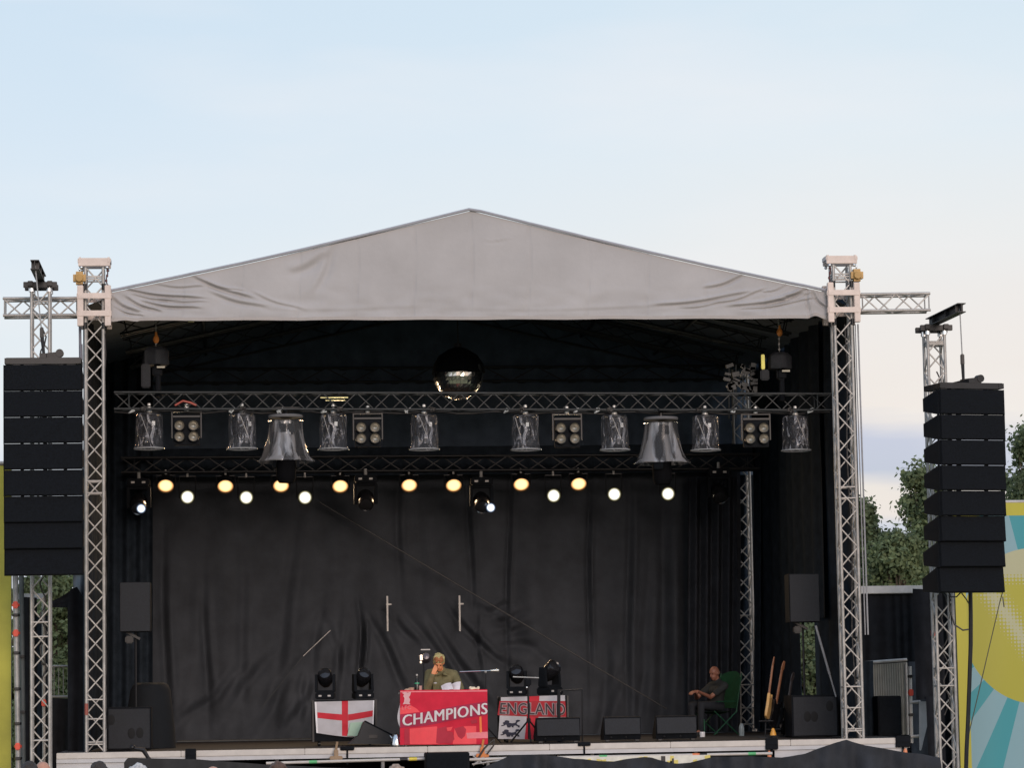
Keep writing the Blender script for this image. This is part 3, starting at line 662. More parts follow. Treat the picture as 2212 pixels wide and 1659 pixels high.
DISP = pmat('pale display', (0.45, 0.42, 0.40), 0.4)
def moving_head(name, lab, grp, hang, tilt, lens_mat, s=1.0, lit=0):
    """base, yoke and barrel head; pivots at the origin (centre of the head)"""
    t = root(name, lab, 'moving light', (0, 0, 0), grp)
    k = 1 if hang else -1
    b = MB(); b.box((0, 0, k*0.33*s), (0.36*s, 0.30*s, 0.13*s), bev=0.02*s); b.build('base', BLKPAINT, t, True)
    b = MB()
    for x in (-1, 1): b.prism([Vector((x*0.165*s-0.025*s, y*s, k*z*s)) for y, z in ((-0.06, -0.07), (0.06, -0.07), (0.09, 0.24), (-0.09, 0.24))], (0.05*s, 0, 0))
    b.box((0, 0, k*0.245*s), (0.38*s, 0.18*s, 0.04*s), bev=0.01*s)
    b.build('yoke', BLKPAINT, t)
    b = MB(); b.lathe([(0.001, -0.19*s), (0.10*s, -0.17*s), (0.135*s, -0.08*s), (0.14*s, 0.04*s), (0.128*s, 0.15*s), (0.115*s, 0.17*s), (0.10*s, 0.155*s)], n=20, rot=RX(PI/2))
    h = tilt_build(b, tilt).build('head', pmat('glossy black housing', (0.012, 0.012, 0.014), 0.22, 0, 0.2, 9), t, True)
    b = MB(); b.lathe([(0.001, 0.175*s), (0.06*s, 0.168*s), (0.105*s, 0.15*s)], n=20, rot=RX(PI/2))
    cc = RX(tilt) @ Vector((0, -0.165*s, 0))
    tilt_build(b, tilt).build('lens', lens_mat, h, True, origin=None)
    for x in (-0.09, 0.08): MB().box((x*s, -0.152*s, k*0.33*s), (0.055*s, 0.008, 0.03*s)).build('display', DISP, t)
    if hang:
        b = MB(); b.tube((0, 0, 0.39*s), (0, 0, 0.50*s), 0.03*s, 0.025*s); b.build('clamp', ALU_D, t, True)
    return t
GLASS = pmat('dark lens glass', (0.05, 0.05, 0.055), 0.08, 0.6, 0.1, 5)
SMALLB = emat('cold white point', (0.80, 0.92, 1.0), 8)
mh = moving_head('hanging_moving_light', 'dark moving light with one cold white point glowing, hanging beside the masking curtain', 'moving lights under the rear truss', True, RAD(35), GLASS, 1.15)
mh.location = P(300, 1088, RYD-0.3)
h2 = dup(mh, P(1040, 1085, RYD-0.3), 'dark moving light with a cold white point between two amber lamps')
dup(mh, P(790, 1080, RYD-0.4), 'unlit dark moving light hanging over the cross flag')
dup(mh, P(1553, 1065, RYD-0.3), 'unlit dark moving light hanging near the dim rear tower')
for par, u, v in ((mh, 305, 1099), (h2, 1060, 1097)):
    q = P(u, v, RYD-0.55); b = MB(); b.lathe([(0.001, 0.02), (0.05, 0.015), (0.09, 0)], n=18, rot=RX(PI/2))
    bmesh.ops.transform(b.bm, matrix=Matrix.Translation(q), verts=b.bm.verts)
    for vv in b.bm.verts: vv.co += -Vector(par.location)
    ORG[par.name] = Vector((0, 0, 0)); bb = b.build('lit_lens', BLUE, None, True); bb.parent = par; bb.location = (0, 0, 0)
    d = q-Vector(par.location)
    for vv in bb.data.vertices: vv.co -= d
    bb.location = d

# ---- plastic covered lights on the front truss
domes = [322, 523, 720, 916, 1135, 1327, 1523, 1718]
def dome_proto():
    t = root('rain_covered_light', 'x', 'stage light', (0, 0, 0), 'clear plastic covered lights on the front truss')
    R0, H = 0.215, 0.56
    b = MB(); b.lathe([(0.10, 0.0), (0.19, -0.005), (R0, -0.03), (R0+0.005, -0.25), (R0+0.012, -H+0.03), (R0+0.035, -H), (R0+0.03, -H-0.012), (R0+0.008, -H+0.012)], n=40, wob=0.05)
    b.build('plastic_cover', PLASTIC, t, True)
    b = MB(); b.lathe([(R0+0.034, -H-0.004), (R0+0.04, -H-0.012), (R0+0.034, -H-0.022), (R0+0.02, -H-0.012), (R0+0.034, -H-0.004)], n=36)
    b.build('hoop', pmat('clear hoop', (0.34, 0.35, 0.36), 0.25), t, True)
    b = MB()
    for z, r in ((0.145, 0.03), (0.085, 0.045), (0.035, 0.05)): b.tube((0, 0, z-0.018), (0, 0, z+0.018), r, r*0.9, 12)
    b.build('clamp', pmat('bright clamp', (0.66, 0.65, 0.62), 0.4, 0.3), t, True)
    b = MB(); b.tube((0, 0, 0.17), (0, 0, -0.02), 0.02); b.tube((0, 0, 0.0), (0, 0, -0.03), 0.16, 0.16, 20); b.build('bracket', BLKMET, t, True)
    b = MB(); b.box((0, 0, -0.09), (0.26, 0.2, 0.11), bev=0.02)
    for s in (-1, 1): b.box((s*0.13, 0, -0.24), (0.04, 0.12, 0.22), bev=0.01)
    b.lathe([(0.001, -0.42), (0.085, -0.40), (0.10, -0.30), (0.10, -0.20), (0.07, -0.16), (0.001, -0.15)], n=16)
    b.build('light_head', BLKPAINT, t, True)
    b = MB(); b.box((0.075, -0.115, -0.17), (0.05, 0.01, 0.07)); b.build('label_plate', pmat('white label', (0.8, 0.8, 0.78), 0.5), t)
    b = MB()
    b.path([Vector((-0.12+0.02*i, -0.16-0.01*i, -0.05-0.06*i)) for i in range(7)], 0.006); b.build('safety_wire', ALU, t, True)
    # crumpled folds of the plastic
    b = MB()
    for k in range(7):
        a = -PI/2-0.9+k*0.3
        def f(u, v, a=a, k=k):
            rr = 0.16+0.045*math.sin(v*4+k*2); aa = a+(u-0.5)*(0.28+0.12*math.sin(v*5+k))+0.1*math.sin(v*3+k)
            return Vector((rr*math.cos(aa), rr*math.sin(aa)+0.02*math.sin(u*5), -0.05-(0.46-0.04*k % 0.1)*v))
        b.grid(f, 4, 10)
    b.build('plastic_crease', PLASTIC, t, True)
    return t
pd = dome_proto()
for i, u in enumerate(domes):
    q = P(u, 896+0.004*(u-1000), FY); lab = nth(i, 8)+' of the clear plastic cylinder covers hanging on the front truss'
    if i == 0: pd.location = q; pd['label'] = lab
    else: dup(pd, q, lab, (0, 0, (0.5, -0.3, 0.2, -0.45, 0.35, -0.2, 0.6)[i-1]))
DEEP = pmat('deep black housing', (0.003, 0.003, 0.004), 0.9, 0, 0.2, 9, 0, 60, 0.1)
def bell_proto():
    t = root('bell_covered_light', 'x', 'stage light', (0, 0, 0), 'bell shaped rain covers on the front truss')
    b = MB(); b.lathe([(0.001, 0.02), (0.27, 0.015), (0.285, -0.005), (0.275, -0.03), (0.10, -0.035)], n=40); b.build('top_disc', pmat('grey disc', (0.16, 0.16, 0.17), 0.8, 0, 0.1, 5, 0, 60, 0.1), t, True)
    b = MB(); b.lathe([(0.24, -0.065), (0.295, -0.075), (0.27, -0.085), (0.275, -0.20), (0.30, -0.36), (0.345, -0.52), (0.39, -0.66), (0.46, -0.735), (0.455, -0.75), (0.40, -0.715)], n=56, wob=0.05); b.build('plastic_bell', PLASTIC2, t, True)
    b = MB(); b.lathe([(0.12, -0.08), (0.135, -0.3), (0.165, -0.55), (0.21, -0.72)], n=30, wob=0.25); b.build('inner_skirt', PLASTIC2, t, True)
    b = MB(); b.tube((0, 0, 0.02), (0, 0, 0.12), 0.03); b.box((0, 0, 0.12), (0.5, 0.06, 0.05), bev=0.01); b.build('clamp', BLKMET, t, True)
    b = MB(); b.box((0, 0, -0.2), (0.30, 0.26, 0.2), bev=0.03)
    for s in (-1, 1): b.box((s*0.19, 0, -0.55), (0.05, 0.16, 0.6), bev=0.015)
    b.build('yoke', BLKPAINT, t)
    b = MB(); b.lathe([(0.001, -0.42), (0.12, -0.45), (0.15, -0.65), (0.16, -0.90), (0.155, -1.02), (0.12, -1.09), (0.001, -1.09)], n=22); b.build('light_head', DEEP, t, True)
    return t
pb = bell_proto(); pb.location = P(617, 899, FY); pb['label'] = 'bell shaped clear rain cover partly hiding one amber lamp'
dup(pb, P(1428, 904, FY), 'bell shaped rain cover with broad pale reflections painted in', (0, 0, 1.1))
REFL = pmat('reflector bowl', (0.32, 0.30, 0.26), 0.30, 0.65, 0.1, 8)
def blinder_proto():
    t = root('blinder_light', 'x', 'blinder light', (0, 0, 0), 'four lamp blinders on the front truss')
    b = MB(); b.box((0, 0.06, 0), (0.42, 0.10, 0.46), bev=0.012); b.build('housing', BLKPAINT, t)
    b = MB()
    for s in (-1, 1): b.box((s*0.235, 0.04, 0.10), (0.02, 0.04, 0.42))
    b.box((0, 0.04, 0.315), (0.49, 0.04, 0.02)); b.box((0, 0.0, 0.235), (0.44, 0.03, 0.03)); b.build('yoke', BLKMET, t)
    for x in (-0.113, 0.113):
        for z in (-0.095, 0.085):
            b = MB(); b.lathe([(0.001, -0.07), (0.03, -0.065), (0.055, -0.045), (0.072, -0.015), (0.078, 0.004)], c=(x, -0.064, z), n=22, rot=RX(PI/2)); bo = b.build('reflector', REFL, t, True)
            b = MB(); b.lathe([(0.078, 0.004), (0.088, 0.010), (0.092, 0.0), (0.092, -0.076)], c=(x, -0.064, z), n=22, rot=RX(PI/2)); b.build('rim', BLKMET, bo, True)
    b = MB()
    for z, r in ((0.43, 0.03), (0.38, 0.045), (0.345, 0.04)): b.tube((0, 0.04, z-0.015), (0, 0.04, z+0.015), r, r*0.9, 12)
    b.build('clamp', pmat('bright clamp two', (0.66, 0.65, 0.62), 0.4, 0.3), t, True)
    return t
pq = blinder_proto()
for i, (u, v) in enumerate(((403, 931), (795, 935), (1226, 936), (1634, 936))):
    lab = nth(i, 4)+' of the square blinders with four round lamps'
    if i == 0: pq.location = P(u, v, FY-0.05); pq['label'] = lab
    else: dup(pq, P(u, v, FY-0.05), lab)
# ---- mirror ball
c = P(990, 809, 4.0); r = 56/6500*51.5
mb = root('mirror_ball', 'large mirror ball hanging in the shaded roof above the front truss', 'mirror ball', c)
b = MB()
n1, n2 = 40, 20
for j in range(n2):
    t0, t1 = -PI/2+PI*j/n2, -PI/2+PI*(j+1)/n2
    for i in range(n1):
        a0, a1 = 2*PI*i/n1, 2*PI*(i+1)/n1; e = 0.004
        ps = [c+r*Vector((math.cos(t)*math.cos(a), math.cos(t)*math.sin(a), math.sin(t))) for t, a in ((t0, a0), (t0, a1), (t1, a1), (t1, a0))]
        cen = sum(ps, Vector())/4; jit = Vector((random.uniform(-1, 1), random.uniform(-1, 1), random.uniform(-1, 1)))*0.004
        b.face([p_.lerp(cen, 0.05)+jit*(k % 2) for k, p_ in enumerate(ps)])
b.build('mirror_tiles', MIRROR, mb)
b = MB(); b.ball(c, r*0.97, 16); b.build('core', BLKMET, mb, True)
MB().lathe([(r*1.01, 0.01), (r*1.03, 0.03), (r*0.95, r*0.42), (r*0.75, r*0.75), (r*0.4, r*0.97), (0.05, r*1.08)], c=c, n=32, wob=0.04).build('upper_shade_shell', pmat('upper shade black', (0.004, 0.005, 0.007), 0.95, 0, 0.2, 5, 0, 60, 0.05), mb, True)  # black shell added so the ball's upper half reads as shaded
b = MB(); b.tube(c+Vector((0, 0, r*0.95)), c+Vector((0, 0, r+0.75)), 0.012); b.tube(c+Vector((0, 0, r)), c+Vector((0, 0, r+0.1)), 0.06); b.build('hanging_rod', BLKMET, mb, True)
# ---- motors with black bags
def bag(lab, u, v0, v1, wd, strip, oc):
    q = P(u, (v0+v1)/2, FY+0.1); hh = (v1-v0)/133
    t = root('bagged_hoist', lab, 'chain hoist', q, 'black bagged motors lifting the front truss')
    b = MB(); b.lathe([(0.02, hh/2), (wd*0.32, hh*0.46), (wd*0.47, hh*0.25), (wd*0.5, -hh*0.45), (wd*0.46, -hh*0.5), (0.02, -hh*0.4)], c=q, n=20, wob=0.16); b.build('rain_bag', GRILLE2, t, True)
    b = MB(); b.box(q+Vector((0.02, 0, -hh*0.75)), (0.16, 0.14, 0.2), bev=0.03); b.tube(q+Vector((0.03, 0, -hh*0.7)), q+Vector((0.03, 0, -hh*0.5-0.52)), 0.04, 0.05); b.build('motor_body', BLKPAINT, t, True)
    b = MB(); z = q.z+hh/2; k = 0; zt = P(u, 688, FY+0.1).z
    while z < zt: b.ball((q.x, q.y, z), (0.018, 0.010, 0.028) if k % 2 else (0.010, 0.018, 0.028), 4); z += 0.045; k += 1
    b.build('chain', ALU_D, t, True)
    b = MB(); o = P(u, oc, FY+0.1); b.ball(o, (0.05, 0.045, 0.07), 8); b.tube(o+Vector((0, 0, 0.05)), o+Vector((0, 0, 0.12)), 0.025, 0.02); b.build('hook', ORANGE, t, True)
    b = MB(); b.box(P(strip[0], (strip[1]+strip[2])/2, FY-0.05), (0.15, 0.05, (strip[2]-strip[1])/133), bev=0.02); b.build('chain_bag', GRILLE2, t, True)
    b = MB(); b.box(q+Vector((0.08, -0.12, -hh*0.62)), (0.13, 0.02, 0.03)); b.build('tag_plate', pmat('beige tag', (0.4, 0.38, 0.3), 0.5), t)
bag('black bagged chain motor on the truss near the head-on tower, with a long chain sack', 337, 748, 790, 0.42, (315, 786, 838), 733)
bag('black bagged chain motor on the truss near the far tower, under an orange hook', 1684, 760, 799, 0.40, (1652, 798, 822), 718)
tag(MB().box(P(1648, 782, FY), (0.06, 0.04, 0.25), bev=0.01).build('warning_light', pmat('yellow tag', (0.8, 0.75, 0.1), 0.4), None, origin=P(1648, 782, FY)), 'small bright yellow tag beside the far bagged motor', 'tag')
b = MB(); random.seed(5)
for k in range(26):
    q = P(random.uniform(1568, 1632), random.uniform(790, 850), FY+0.8)
    b.box(q, (random.uniform(.04, .14), .05, random.uniform(.04, .12)), RY(random.uniform(-.6, .6)))
for k in range(4): b.tube(P(1575+k*15, 788, FY+0.8), P(1575+k*15, 905, FY+0.9), 0.012)
tag(b.build('cable_bundle', BLKTRUSS, None, origin=P(1600, 830, FY+0.8)), 'tangle of black plugs and cable boxes above the front truss near the far tower', 'cables')
# ------------------------------------------------------------------ people
def person(label, J, face, cloth, mats, vox=0.012, hair='short', fingers=None, group=None):
    """one continuous body grown over a skeleton of joints; clothes and hair are its children"""
    F = Vector(face).normalized(); S = F.cross(Z3).normalized()      # S: the person's left-to-right axis
    o = root('person', label, 'person', J['base'], group)
    fr = Matrix((( S.x, F.x, 0, 0), (S.y, F.y, 0, 0), (S.z, F.z, 1, 0), (0, 0, 0, 1)))
    H = Vector(J['head']); hf = Vector(J.get('look', face)).normalized(); hs = hf.cross(Z3).normalized(); hu = hs.cross(hf)
    hm = Matrix(((hs.x, hf.x, hu.x, 0), (hs.y, hf.y, hu.y, 0), (hs.z, hf.z, hu.z, 0), (0, 0, 0, 1)))
    hp = lambda x, y, z: H+hs*x+hf*y+hu*z
    def torso(b, e):
        pe, ch, nk = Vector(J['pelvis']), Vector(J['chest']), Vector(J['neck'])
        for i in range(9):
            t = i/8; q = pe.lerp(ch, t); b.ball(q, (0.155-0.025*math.sin(t*PI)+0.015*t+e, 0.105+0.015*t+e, 0.09+e), 8, fr)
        for s in ('L', 'R'):
            b.cap(nk, Vector(J['sh'+s]), 0.055+e, 0.062+e); b.cap(ch, Vector(J['sh'+s]), 0.10+e, 0.06+e)
    def arm(b, s, e, full=True):
        b.cap(J['sh'+s], J['el'+s], 0.054+e, 0.042+e); b.cap(J['el'+s], J['wr'+s], 0.042+e, 0.028+e)
    def leg(b, s, e):
        b.cap(J['hip'+s], J['kn'+s], 0.085+e, 0.058+e); b.cap(J['kn'+s], J['an'+s], 0.056+e, 0.038+e)
    b = MB()
    torso(b, -0.012)
    b.cap(J['neck'], hp(0, -0.02, -0.06), 0.058, 0.054)
    b.ball(hp(0, -0.01, 0.025), (0.076, 0.098, 0.098), 12, hm); b.ball(hp(0, 0.025, -0.05), (0.056, 0.066, 0.072), 10, hm); b.ball(hp(0, 0.055, -0.098), (0.028, 0.026, 0.022), 8, hm)
    b.cap(hp(0, 0.085, 0.012), hp(0, 0.108, -0.028), 0.010, 0.015); b.ball(hp(0, 0.082, 0.03), (0.055, 0.014, 0.012), 6, hm)
    b.ball(hp(0, 0.085, -0.062), (0.024, 0.010, 0.009), 6, hm)
    for x in (-1, 1): b.ball(hp(x*0.078, -0.012, -0.005), (0.012, 0.022, 0.034), 6, hm)
    for s in ('L', 'R'):
        arm(b, s, -0.004); leg(b, s, -0.012)
        b.cap(J['an'+s], Vector(J['an'+s])+F*0.13-Vector((0, 0, 0.03)), 0.036, 0.03)
        # hand: palm, four unequal fingers and a thumb
        wr = Vector(J['wr'+s]); d = Vector(J['hd'+s]).normalized(); n = Vector(J['hn'+s]).normalized(); sd = d.cross(n).normalized()
        curl = J.get('curl'+s, 0.5)
        pc_ = wr+d*0.09
        for k in range(4):
            off = sd*(k-1.5)*0.0205
            b.cap(wr+off*0.6, pc_+off, 0.014, 0.0125, 8)
            ln = (0.036, 0.042, 0.039, 0.030)[k]; dd = d; p0 = pc_+off
            for j in range(3):
                ang = curl*(0.35+0.25*j)
                dd = (dd*math.cos(ang)-n*math.sin(ang)).normalized(); p1 = p0+dd*ln*(1, .7, .55)[j]
                b.cap(p0, p1, 0.0098-0.001*j, 0.009-0.001*j, 8); p0 = p1
        ts = -1 if s == 'L' else 1
        t0 = wr+d*0.025+sd*0.03*ts; t1 = t0+(d*0.6+sd*0.7*ts-n*0.3).normalized()*0.045; t2 = t1+(d*0.9+sd*0.1*ts-n*0.35).normalized()*0.035
        b.cap(wr+d*0.01+sd*0.012*ts, t0, 0.016, 0.014, 8); b.cap(t0, t1, 0.013, 0.011, 8); b.cap(t1, t2, 0.0105, 0.009, 8)
    b.build('body', mats['skin'], o, remesh=min(vox, 0.009) if fingers else vox)
    for x in (-1, 1): MB().ball(hp(x*0.030, 0.083, 0.008), (0.013, 0.008, 0.008), 6, hm).build('eye', mats['eye'], o, True)
    # top garment with sleeves, collar
    b = MB(); torso(b, 0.014)
    slv = cloth.get('sleeve', 1.0)
    for s in ('L', 'R'):
        e = 0.016
        b.cap(J['sh'+s], J['el'+s] if slv >= 0.5 else Vector(J['sh'+s]).lerp(Vector(J['el'+s]), 0.62), 0.058+e, 0.046+e)
        if slv >= 0.5:
            w1 = Vector(J['el'+s]).lerp(Vector(J['wr'+s]), slv); b.cap(J['el'+s], w1, 0.046+e, 0.034+e)
            b.tube(w1, w1+(Vector(J['wr'+s])-Vector(J['el'+s])).normalized()*0.018, 0.042, 0.04, 10)
    b.cap(J['neck'], Vector(J['neck'])+Vector((0, 0, 0.03)), 0.078, 0.072)
    random.seed(2)
    for k in range(cloth.get('creases', 0)):
        t = random.random(); s = random.choice('LR'); q = Vector(J['sh'+s]).lerp(Vector(J['el'+s]), t); b.cap(q+F*0.045+S*random.uniform(-.05, .05), q+F*0.05+S*random.uniform(-.05, .05)+Vector((0, 0, random.uniform(-.1, .05))), 0.016, 0.012)
        q = Vector(J['chest']).lerp(Vector(J['pelvis']), random.random()*0.8)+S*random.uniform(-.12, .12); b.cap(q+F*0.11, q+F*0.11+S*random.uniform(-.08, .08)+Vector((0, 0, random.uniform(-.1, .1))), 0.02, 0.014)
    b.build(cloth['name'], mats['top'], o, remesh=vox)
    if cloth.get('pockets'):
        b = MB(); n_ = Vector(J['neck'])+Vector((0, 0, 0.015))
        for x in (-1, 1): b.cap(n_+S*0.07*x-F*0.02+Vector((0, 0, 0.015)), n_+S*0.045*x+F*0.095-Vector((0, 0, 0.05)), 0.026, 0.03); b.cap(n_+S*0.045*x+F*0.095-Vector((0, 0, 0.05)), n_+S*0.09*x+F*0.10-Vector((0, 0, 0.075)), 0.022, 0.014)
        b.cap(n_+S*0.07-F*0.02+Vector((0, 0, 0.015)), n_-F*0.07+Vector((0, 0, 0.02)), 0.026); b.cap(n_-S*0.07-F*0.02+Vector((0, 0, 0.015)), n_-F*0.07+Vector((0, 0, 0.02)), 0.026)
        b.build('collar', mats['top'], o, remesh=0.008)
        b = MB(); b.ball(Vector(J['chest'])+S*0.10+F*0.148+Vector((0, 0, 0.03)), (0.03, 0.006, 0.012), 6, fr); b.build('badge', WHT, o, True)
        for x in (-0.085, 0.085):
            q = Vector(J['chest'])+S*x+F*0.135-Vector((0, 0, 0.04)); b = MB(); b.box(q, (0.10, 0.012, 0.11), fr, bev=0.004); b.box(q+F*0.008+Vector((0, 0, 0.05)), (0.105, 0.012, 0.035), fr, bev=0.004); b.build('pocket', mats['top'], o)
    b = MB()
    for s in ('L', 'R'): leg(b, s, 0.012)
    b.ball(J['pelvis'], (0.165, 0.125, 0.10), 10, fr); b.build('trousers', mats['legs'], o, remesh=vox)
    for s in ('L', 'R'):
        a = Vector(J['an'+s]); b = MB(); b.cap(a-Vector((0, 0, 0.03))-F*0.03, a-Vector((0, 0, 0.045))+F*0.16, 0.045, 0.038); b.box(a-Vector((0, 0, 0.078))+F*0.06, (0.085, 0.28, 0.02), fr, bev=0.008)
        b.build('shoe', mats['shoe'], o, remesh=0.012)
    b = MB(); random.seed(hash(label) % 1000 if False else len(label))
    if hair == 'cap':
        b.ball(hp(0, -0.022, 0.055), (0.096, 0.112, 0.088), 12, hm); b.ball(hp(0, -0.05, 0.005), (0.098, 0.085, 0.09), 10, hm)
        for k in range(30):
            a = random.uniform(0, 2*PI); t = random.uniform(0.1, 1.2); b.ball(hp(0.095*math.cos(a)*math.sin(t), -0.03+0.11*math.sin(a)*math.sin(t), 0.05+0.09*math.cos(t)), 0.018, 4)
        b.build('hair', mats['hair'], o, remesh=0.009)
        b = MB()
        for k in range(70):
            a = random.uniform(-1.2, 1.2); z = random.uniform(0.066, 0.130); rr_ = 1.0-max(0, z-0.075)*5; b.ball(hp(0.080*math.sin(a)*rr_, -0.008+0.098*math.cos(a)*rr_, z), random.uniform(.014, .021), 4)
        b.build('fringe', mats['fringe'], o, remesh=0.008)
    elif hair == 'short':
        b.ball(hp(0, -0.022, 0.045), (0.086, 0.104, 0.092), 12, hm); b.ball(hp(0, -0.055, -0.01), (0.08, 0.065, 0.08), 10, hm)
        for k in range(40):
            a = random.uniform(0, 2*PI); t = random.uniform(0.0, 1.3); b.ball(hp(0.084*math.cos(a)*math.sin(t), -0.03+0.10*math.sin(a)*math.sin(t), 0.045+0.092*math.cos(t)), random.uniform(.010, .02), 4)
        b.build('hair', mats['hair'], o, remesh=0.010)
    else:
        b.ball(hp(0, -0.04, -0.005), (0.081, 0.076, 0.05), 10, hm); b.build('hair', mats['hair'], o, remesh=0.010)
    return o
EYE_M = pmat('dark eye', (0.02, 0.015, 0.012), 0.2)
SHOE = pmat('dark shoe', (0.02, 0.02, 0.02), 0.6)
# --- the table and everything on it
TY = -0.16
zt = P(958, 1494, TY).z
xa, xb_ = P(866, 1550, TY).x, P(1051, 1550, TY).x
tb = root('folding_table', 'small folding table under the red printed flag at the stage edge', 'table', ((xa+xb_)/2, TY+0.37, DECK))
MB().box(((xa+xb_)/2, TY+0.38, zt-0.022), (xb_-xa, 0.70, 0.03), bev=0.005).build('table_top', WHITE, tb)
for sx in (0.06, 0.94):
    for y in (0.1, 0.66): MB().tube((xa+(xb_-xa)*sx, TY+y, DECK), (xa+(xb_-xa)*sx, TY+y, zt-0.03), 0.016).build('leg', ALU_D, tb, True)
def cloth_surf(c4, Y, amp, k1, k2):
    """a hanging cloth through four photo-measured corners, with folds"""
    TL, TR, BR, BL = [P(*c, Y) for c in c4]
    def f(u, v, off=0.0):
        q = TL.lerp(TR, u).lerp(BL.lerp(BR, u), v)
        w_ = amp*(0.25+0.75*v)*(math.sin(u*k1+1.1*v)+0.6*math.sin(u*k2-2.3*v+1))+amp*0.5*math.sin(v*7+u*3)+amp*noise.noise(Vector((u*4, v*4, Y)))
        return q+Vector((0, w_-off, 0))
    return f
def decal(name, f, polys, mat, parent, off=0.004, sub=0.05):
    """printed areas lying on the cloth"""
    b = MB()
    for pl in polys:
        b.face([Vector((u, v, 0)) for u, v in pl])
    bmesh.ops.triangulate(b.bm, faces=b.bm.faces[:])
    for _ in range(5):
        es = [e for e in b.bm.edges if e.calc_length() > sub]
        if not es: break
        bmesh.ops.subdivide_edges(b.bm, edges=es, cuts=1); bmesh.ops.triangulate(b.bm, faces=b.bm.faces[:])
    for v in b.bm.verts: v.co = f(v.co.x, v.co.y, off)
    return b.build(name, mat, parent)
def lettering(name, f, txt, u0, v0, u1, v1, h, mat, parent, off=0.006, bold=0.0, shear=0.0, heavy=0.0):
    """letters along the baseline (u0,v0)->(u1,v1), cap height h, all in cloth coordinates"""
    cu = bpy.data.curves.new('lettering_curve', 'FONT'); cu.body = txt; cu.offset = bold; cu.resolution_u = 3; cu.space_character = 1.06
    ob = bpy.data.objects.new('lettering_curve', cu); COL.objects.link(ob)
    dg = bpy.context.evaluated_depsgraph_get(); me = bpy.data.meshes.new_from_object(ob.evaluated_get(dg))
    bpy.data.objects.remove(ob)
    b = MB(); b.bm.from_mesh(me); bpy.data.meshes.remove(me)
    bmesh.ops.remove_doubles(b.bm, verts=b.bm.verts[:], dist=1e-5); bmesh.ops.triangulate(b.bm, faces=b.bm.faces[:])
    xs = [v.co.x for v in b.bm.verts]; ys = [v.co.y for v in b.bm.verts]; x0, x1, y0, y1 = min(xs), max(xs), min(ys), max(ys)
    base = b.bm; out = MB()
    for sh, up_ in ([(0, 0)] if not heavy else [(-heavy, 0), (0, 0.0012), (heavy, 0.0024)]):
        mp_ = {}
        for v in base.verts:
            t = (v.co.x-x0)/(x1-x0); s = (v.co.y-y0)/(y1-y0)
            mp_[v] = out.bm.verts.new(f(u0+(u1-u0)*t+shear*s+sh, v0+(v1-v0)*t-h*s, off+up_))
        for fc in base.faces: out.bm.faces.new([mp_[v] for v in fc.verts])
    base.free()
    return out.build(name, mat, parent)
RED = pmat('crimson cloth', (0.60, 0.022, 0.050), 0.75, 0, 0.10, 5, 0.1, 80, 0.2)
REDL = pmat('coral red print', (0.86, 0.075, 0.090), 0.75, 0, 0.08, 5)
REDD = pmat('dark crimson print', (0.36, 0.012, 0.055), 0.75, 0, 0.10, 5)
REDM = pmat('muted red print', (0.44, 0.020, 0.045), 0.75, 0, 0.10, 5)
WHT = pmat('white cloth', (0.52, 0.50, 0.52), 0.8, 0, 0.06, 6, 0.1, 60, 0.2)
PINK = pmat('pale pink print', (0.72, 0.40, 0.42), 0.8, 0, 0.08, 6)
PEACH = pmat('orange print', (0.85, 0.22, 0.06), 0.8, 0, 0.1, 6)
SALMON = pmat('faint pink print', (0.80, 0.22, 0.25), 0.8, 0, 0.1, 6)
fl = root('red_flag', 'red flag reading CHAMPIONS draped over the table front', 'flag', P(958, 1494, TY))
ff = cloth_surf(((864.5, 1494), (1052.5, 1492), (1054, 1609), (864, 1610)), TY-0.01, 0.012, 9, 17)
def ffull(u, v):
    if v < 0.12:
        q = ff(u, 0.0); t = 1-v/0.12; return q+Vector((0, 0.45*t, 0.012*(1-t)+0.004))
    return ff(u, (v-0.12)/0.88)
b = MB(); b.grid(ffull, 60, 60); b.build('cloth', RED, fl, True)
b = MB(); b.grid(lambda u, v: ff(0, 0.22+0.46*v)+Vector((-0.055*math.sin(v*PI)*(0.4+0.6*v)*(1-u), 0.02*u+0.03*(1-u), 0)), 4, 14); b.build('turned_edge', WHT, fl, True)
arc = [(0.0, 0.31), (0.13, 0.27), (0.19, 0.33), (0.225, 0.39), (0.0, 0.43)]
for pl in [arc, [(0.11, 0.70), (0.42, 0.66), (0.45, 0.99), (0.11, 0.99)], [(0.60, 0.99), (0.62, 0.70), (0.75, 0.66), (0.87, 0.66), (0.87, 0.99)], [(0.53, 0.685), (0.60, 0.67), (0.58, 0.74), (0.54, 0.75)]]: decal('print', ff, [pl], REDL, fl, 0.0035)
for pl in [[(0.0, 0.437), (0.25, 0.40), (0.62, 0.29), (1.0, 0.20), (1.0, 0.455), (0.6, 0.55), (0.3, 0.645), (0.0, 0.685)]]: decal('print', ff, [pl], REDD, fl, 0.0045)
for pl in [[(0.42, 0.70), (0.53, 0.66), (0.53, 0.75), (0.60, 0.77), (0.62, 0.90), (0.58, 0.98), (0.53, 0.92), (0.50, 0.97), (0.48, 0.90), (0.44, 0.985), (0.41, 0.97)], [(0.62, 0.70), (0.72, 0.66), (0.755, 0.72), (0.74, 0.84), (0.70, 0.90), (0.66, 0.85)], [(0.05, 0.70), (0.10, 0.69), (0.115, 0.99), (0.05, 0.99)], [(0.80, 0.56), (0.88, 0.53), (0.88, 0.60), (0.82, 0.62)]]: decal('print', ff, [pl], REDM, fl, 0.0055)
for pl in [[(0.905, 0.49), (0.928, 0.48), (0.935, 0.78), (0.91, 0.80)]]: decal('print', ff, [pl], PEACH, fl, 0.0055)
for pl in [[(0.755, 0.785), (1.0, 0.765), (1.0, 0.885), (0.765, 0.89)]]: decal('print', ff, [pl], SALMON, fl, 0.0055)
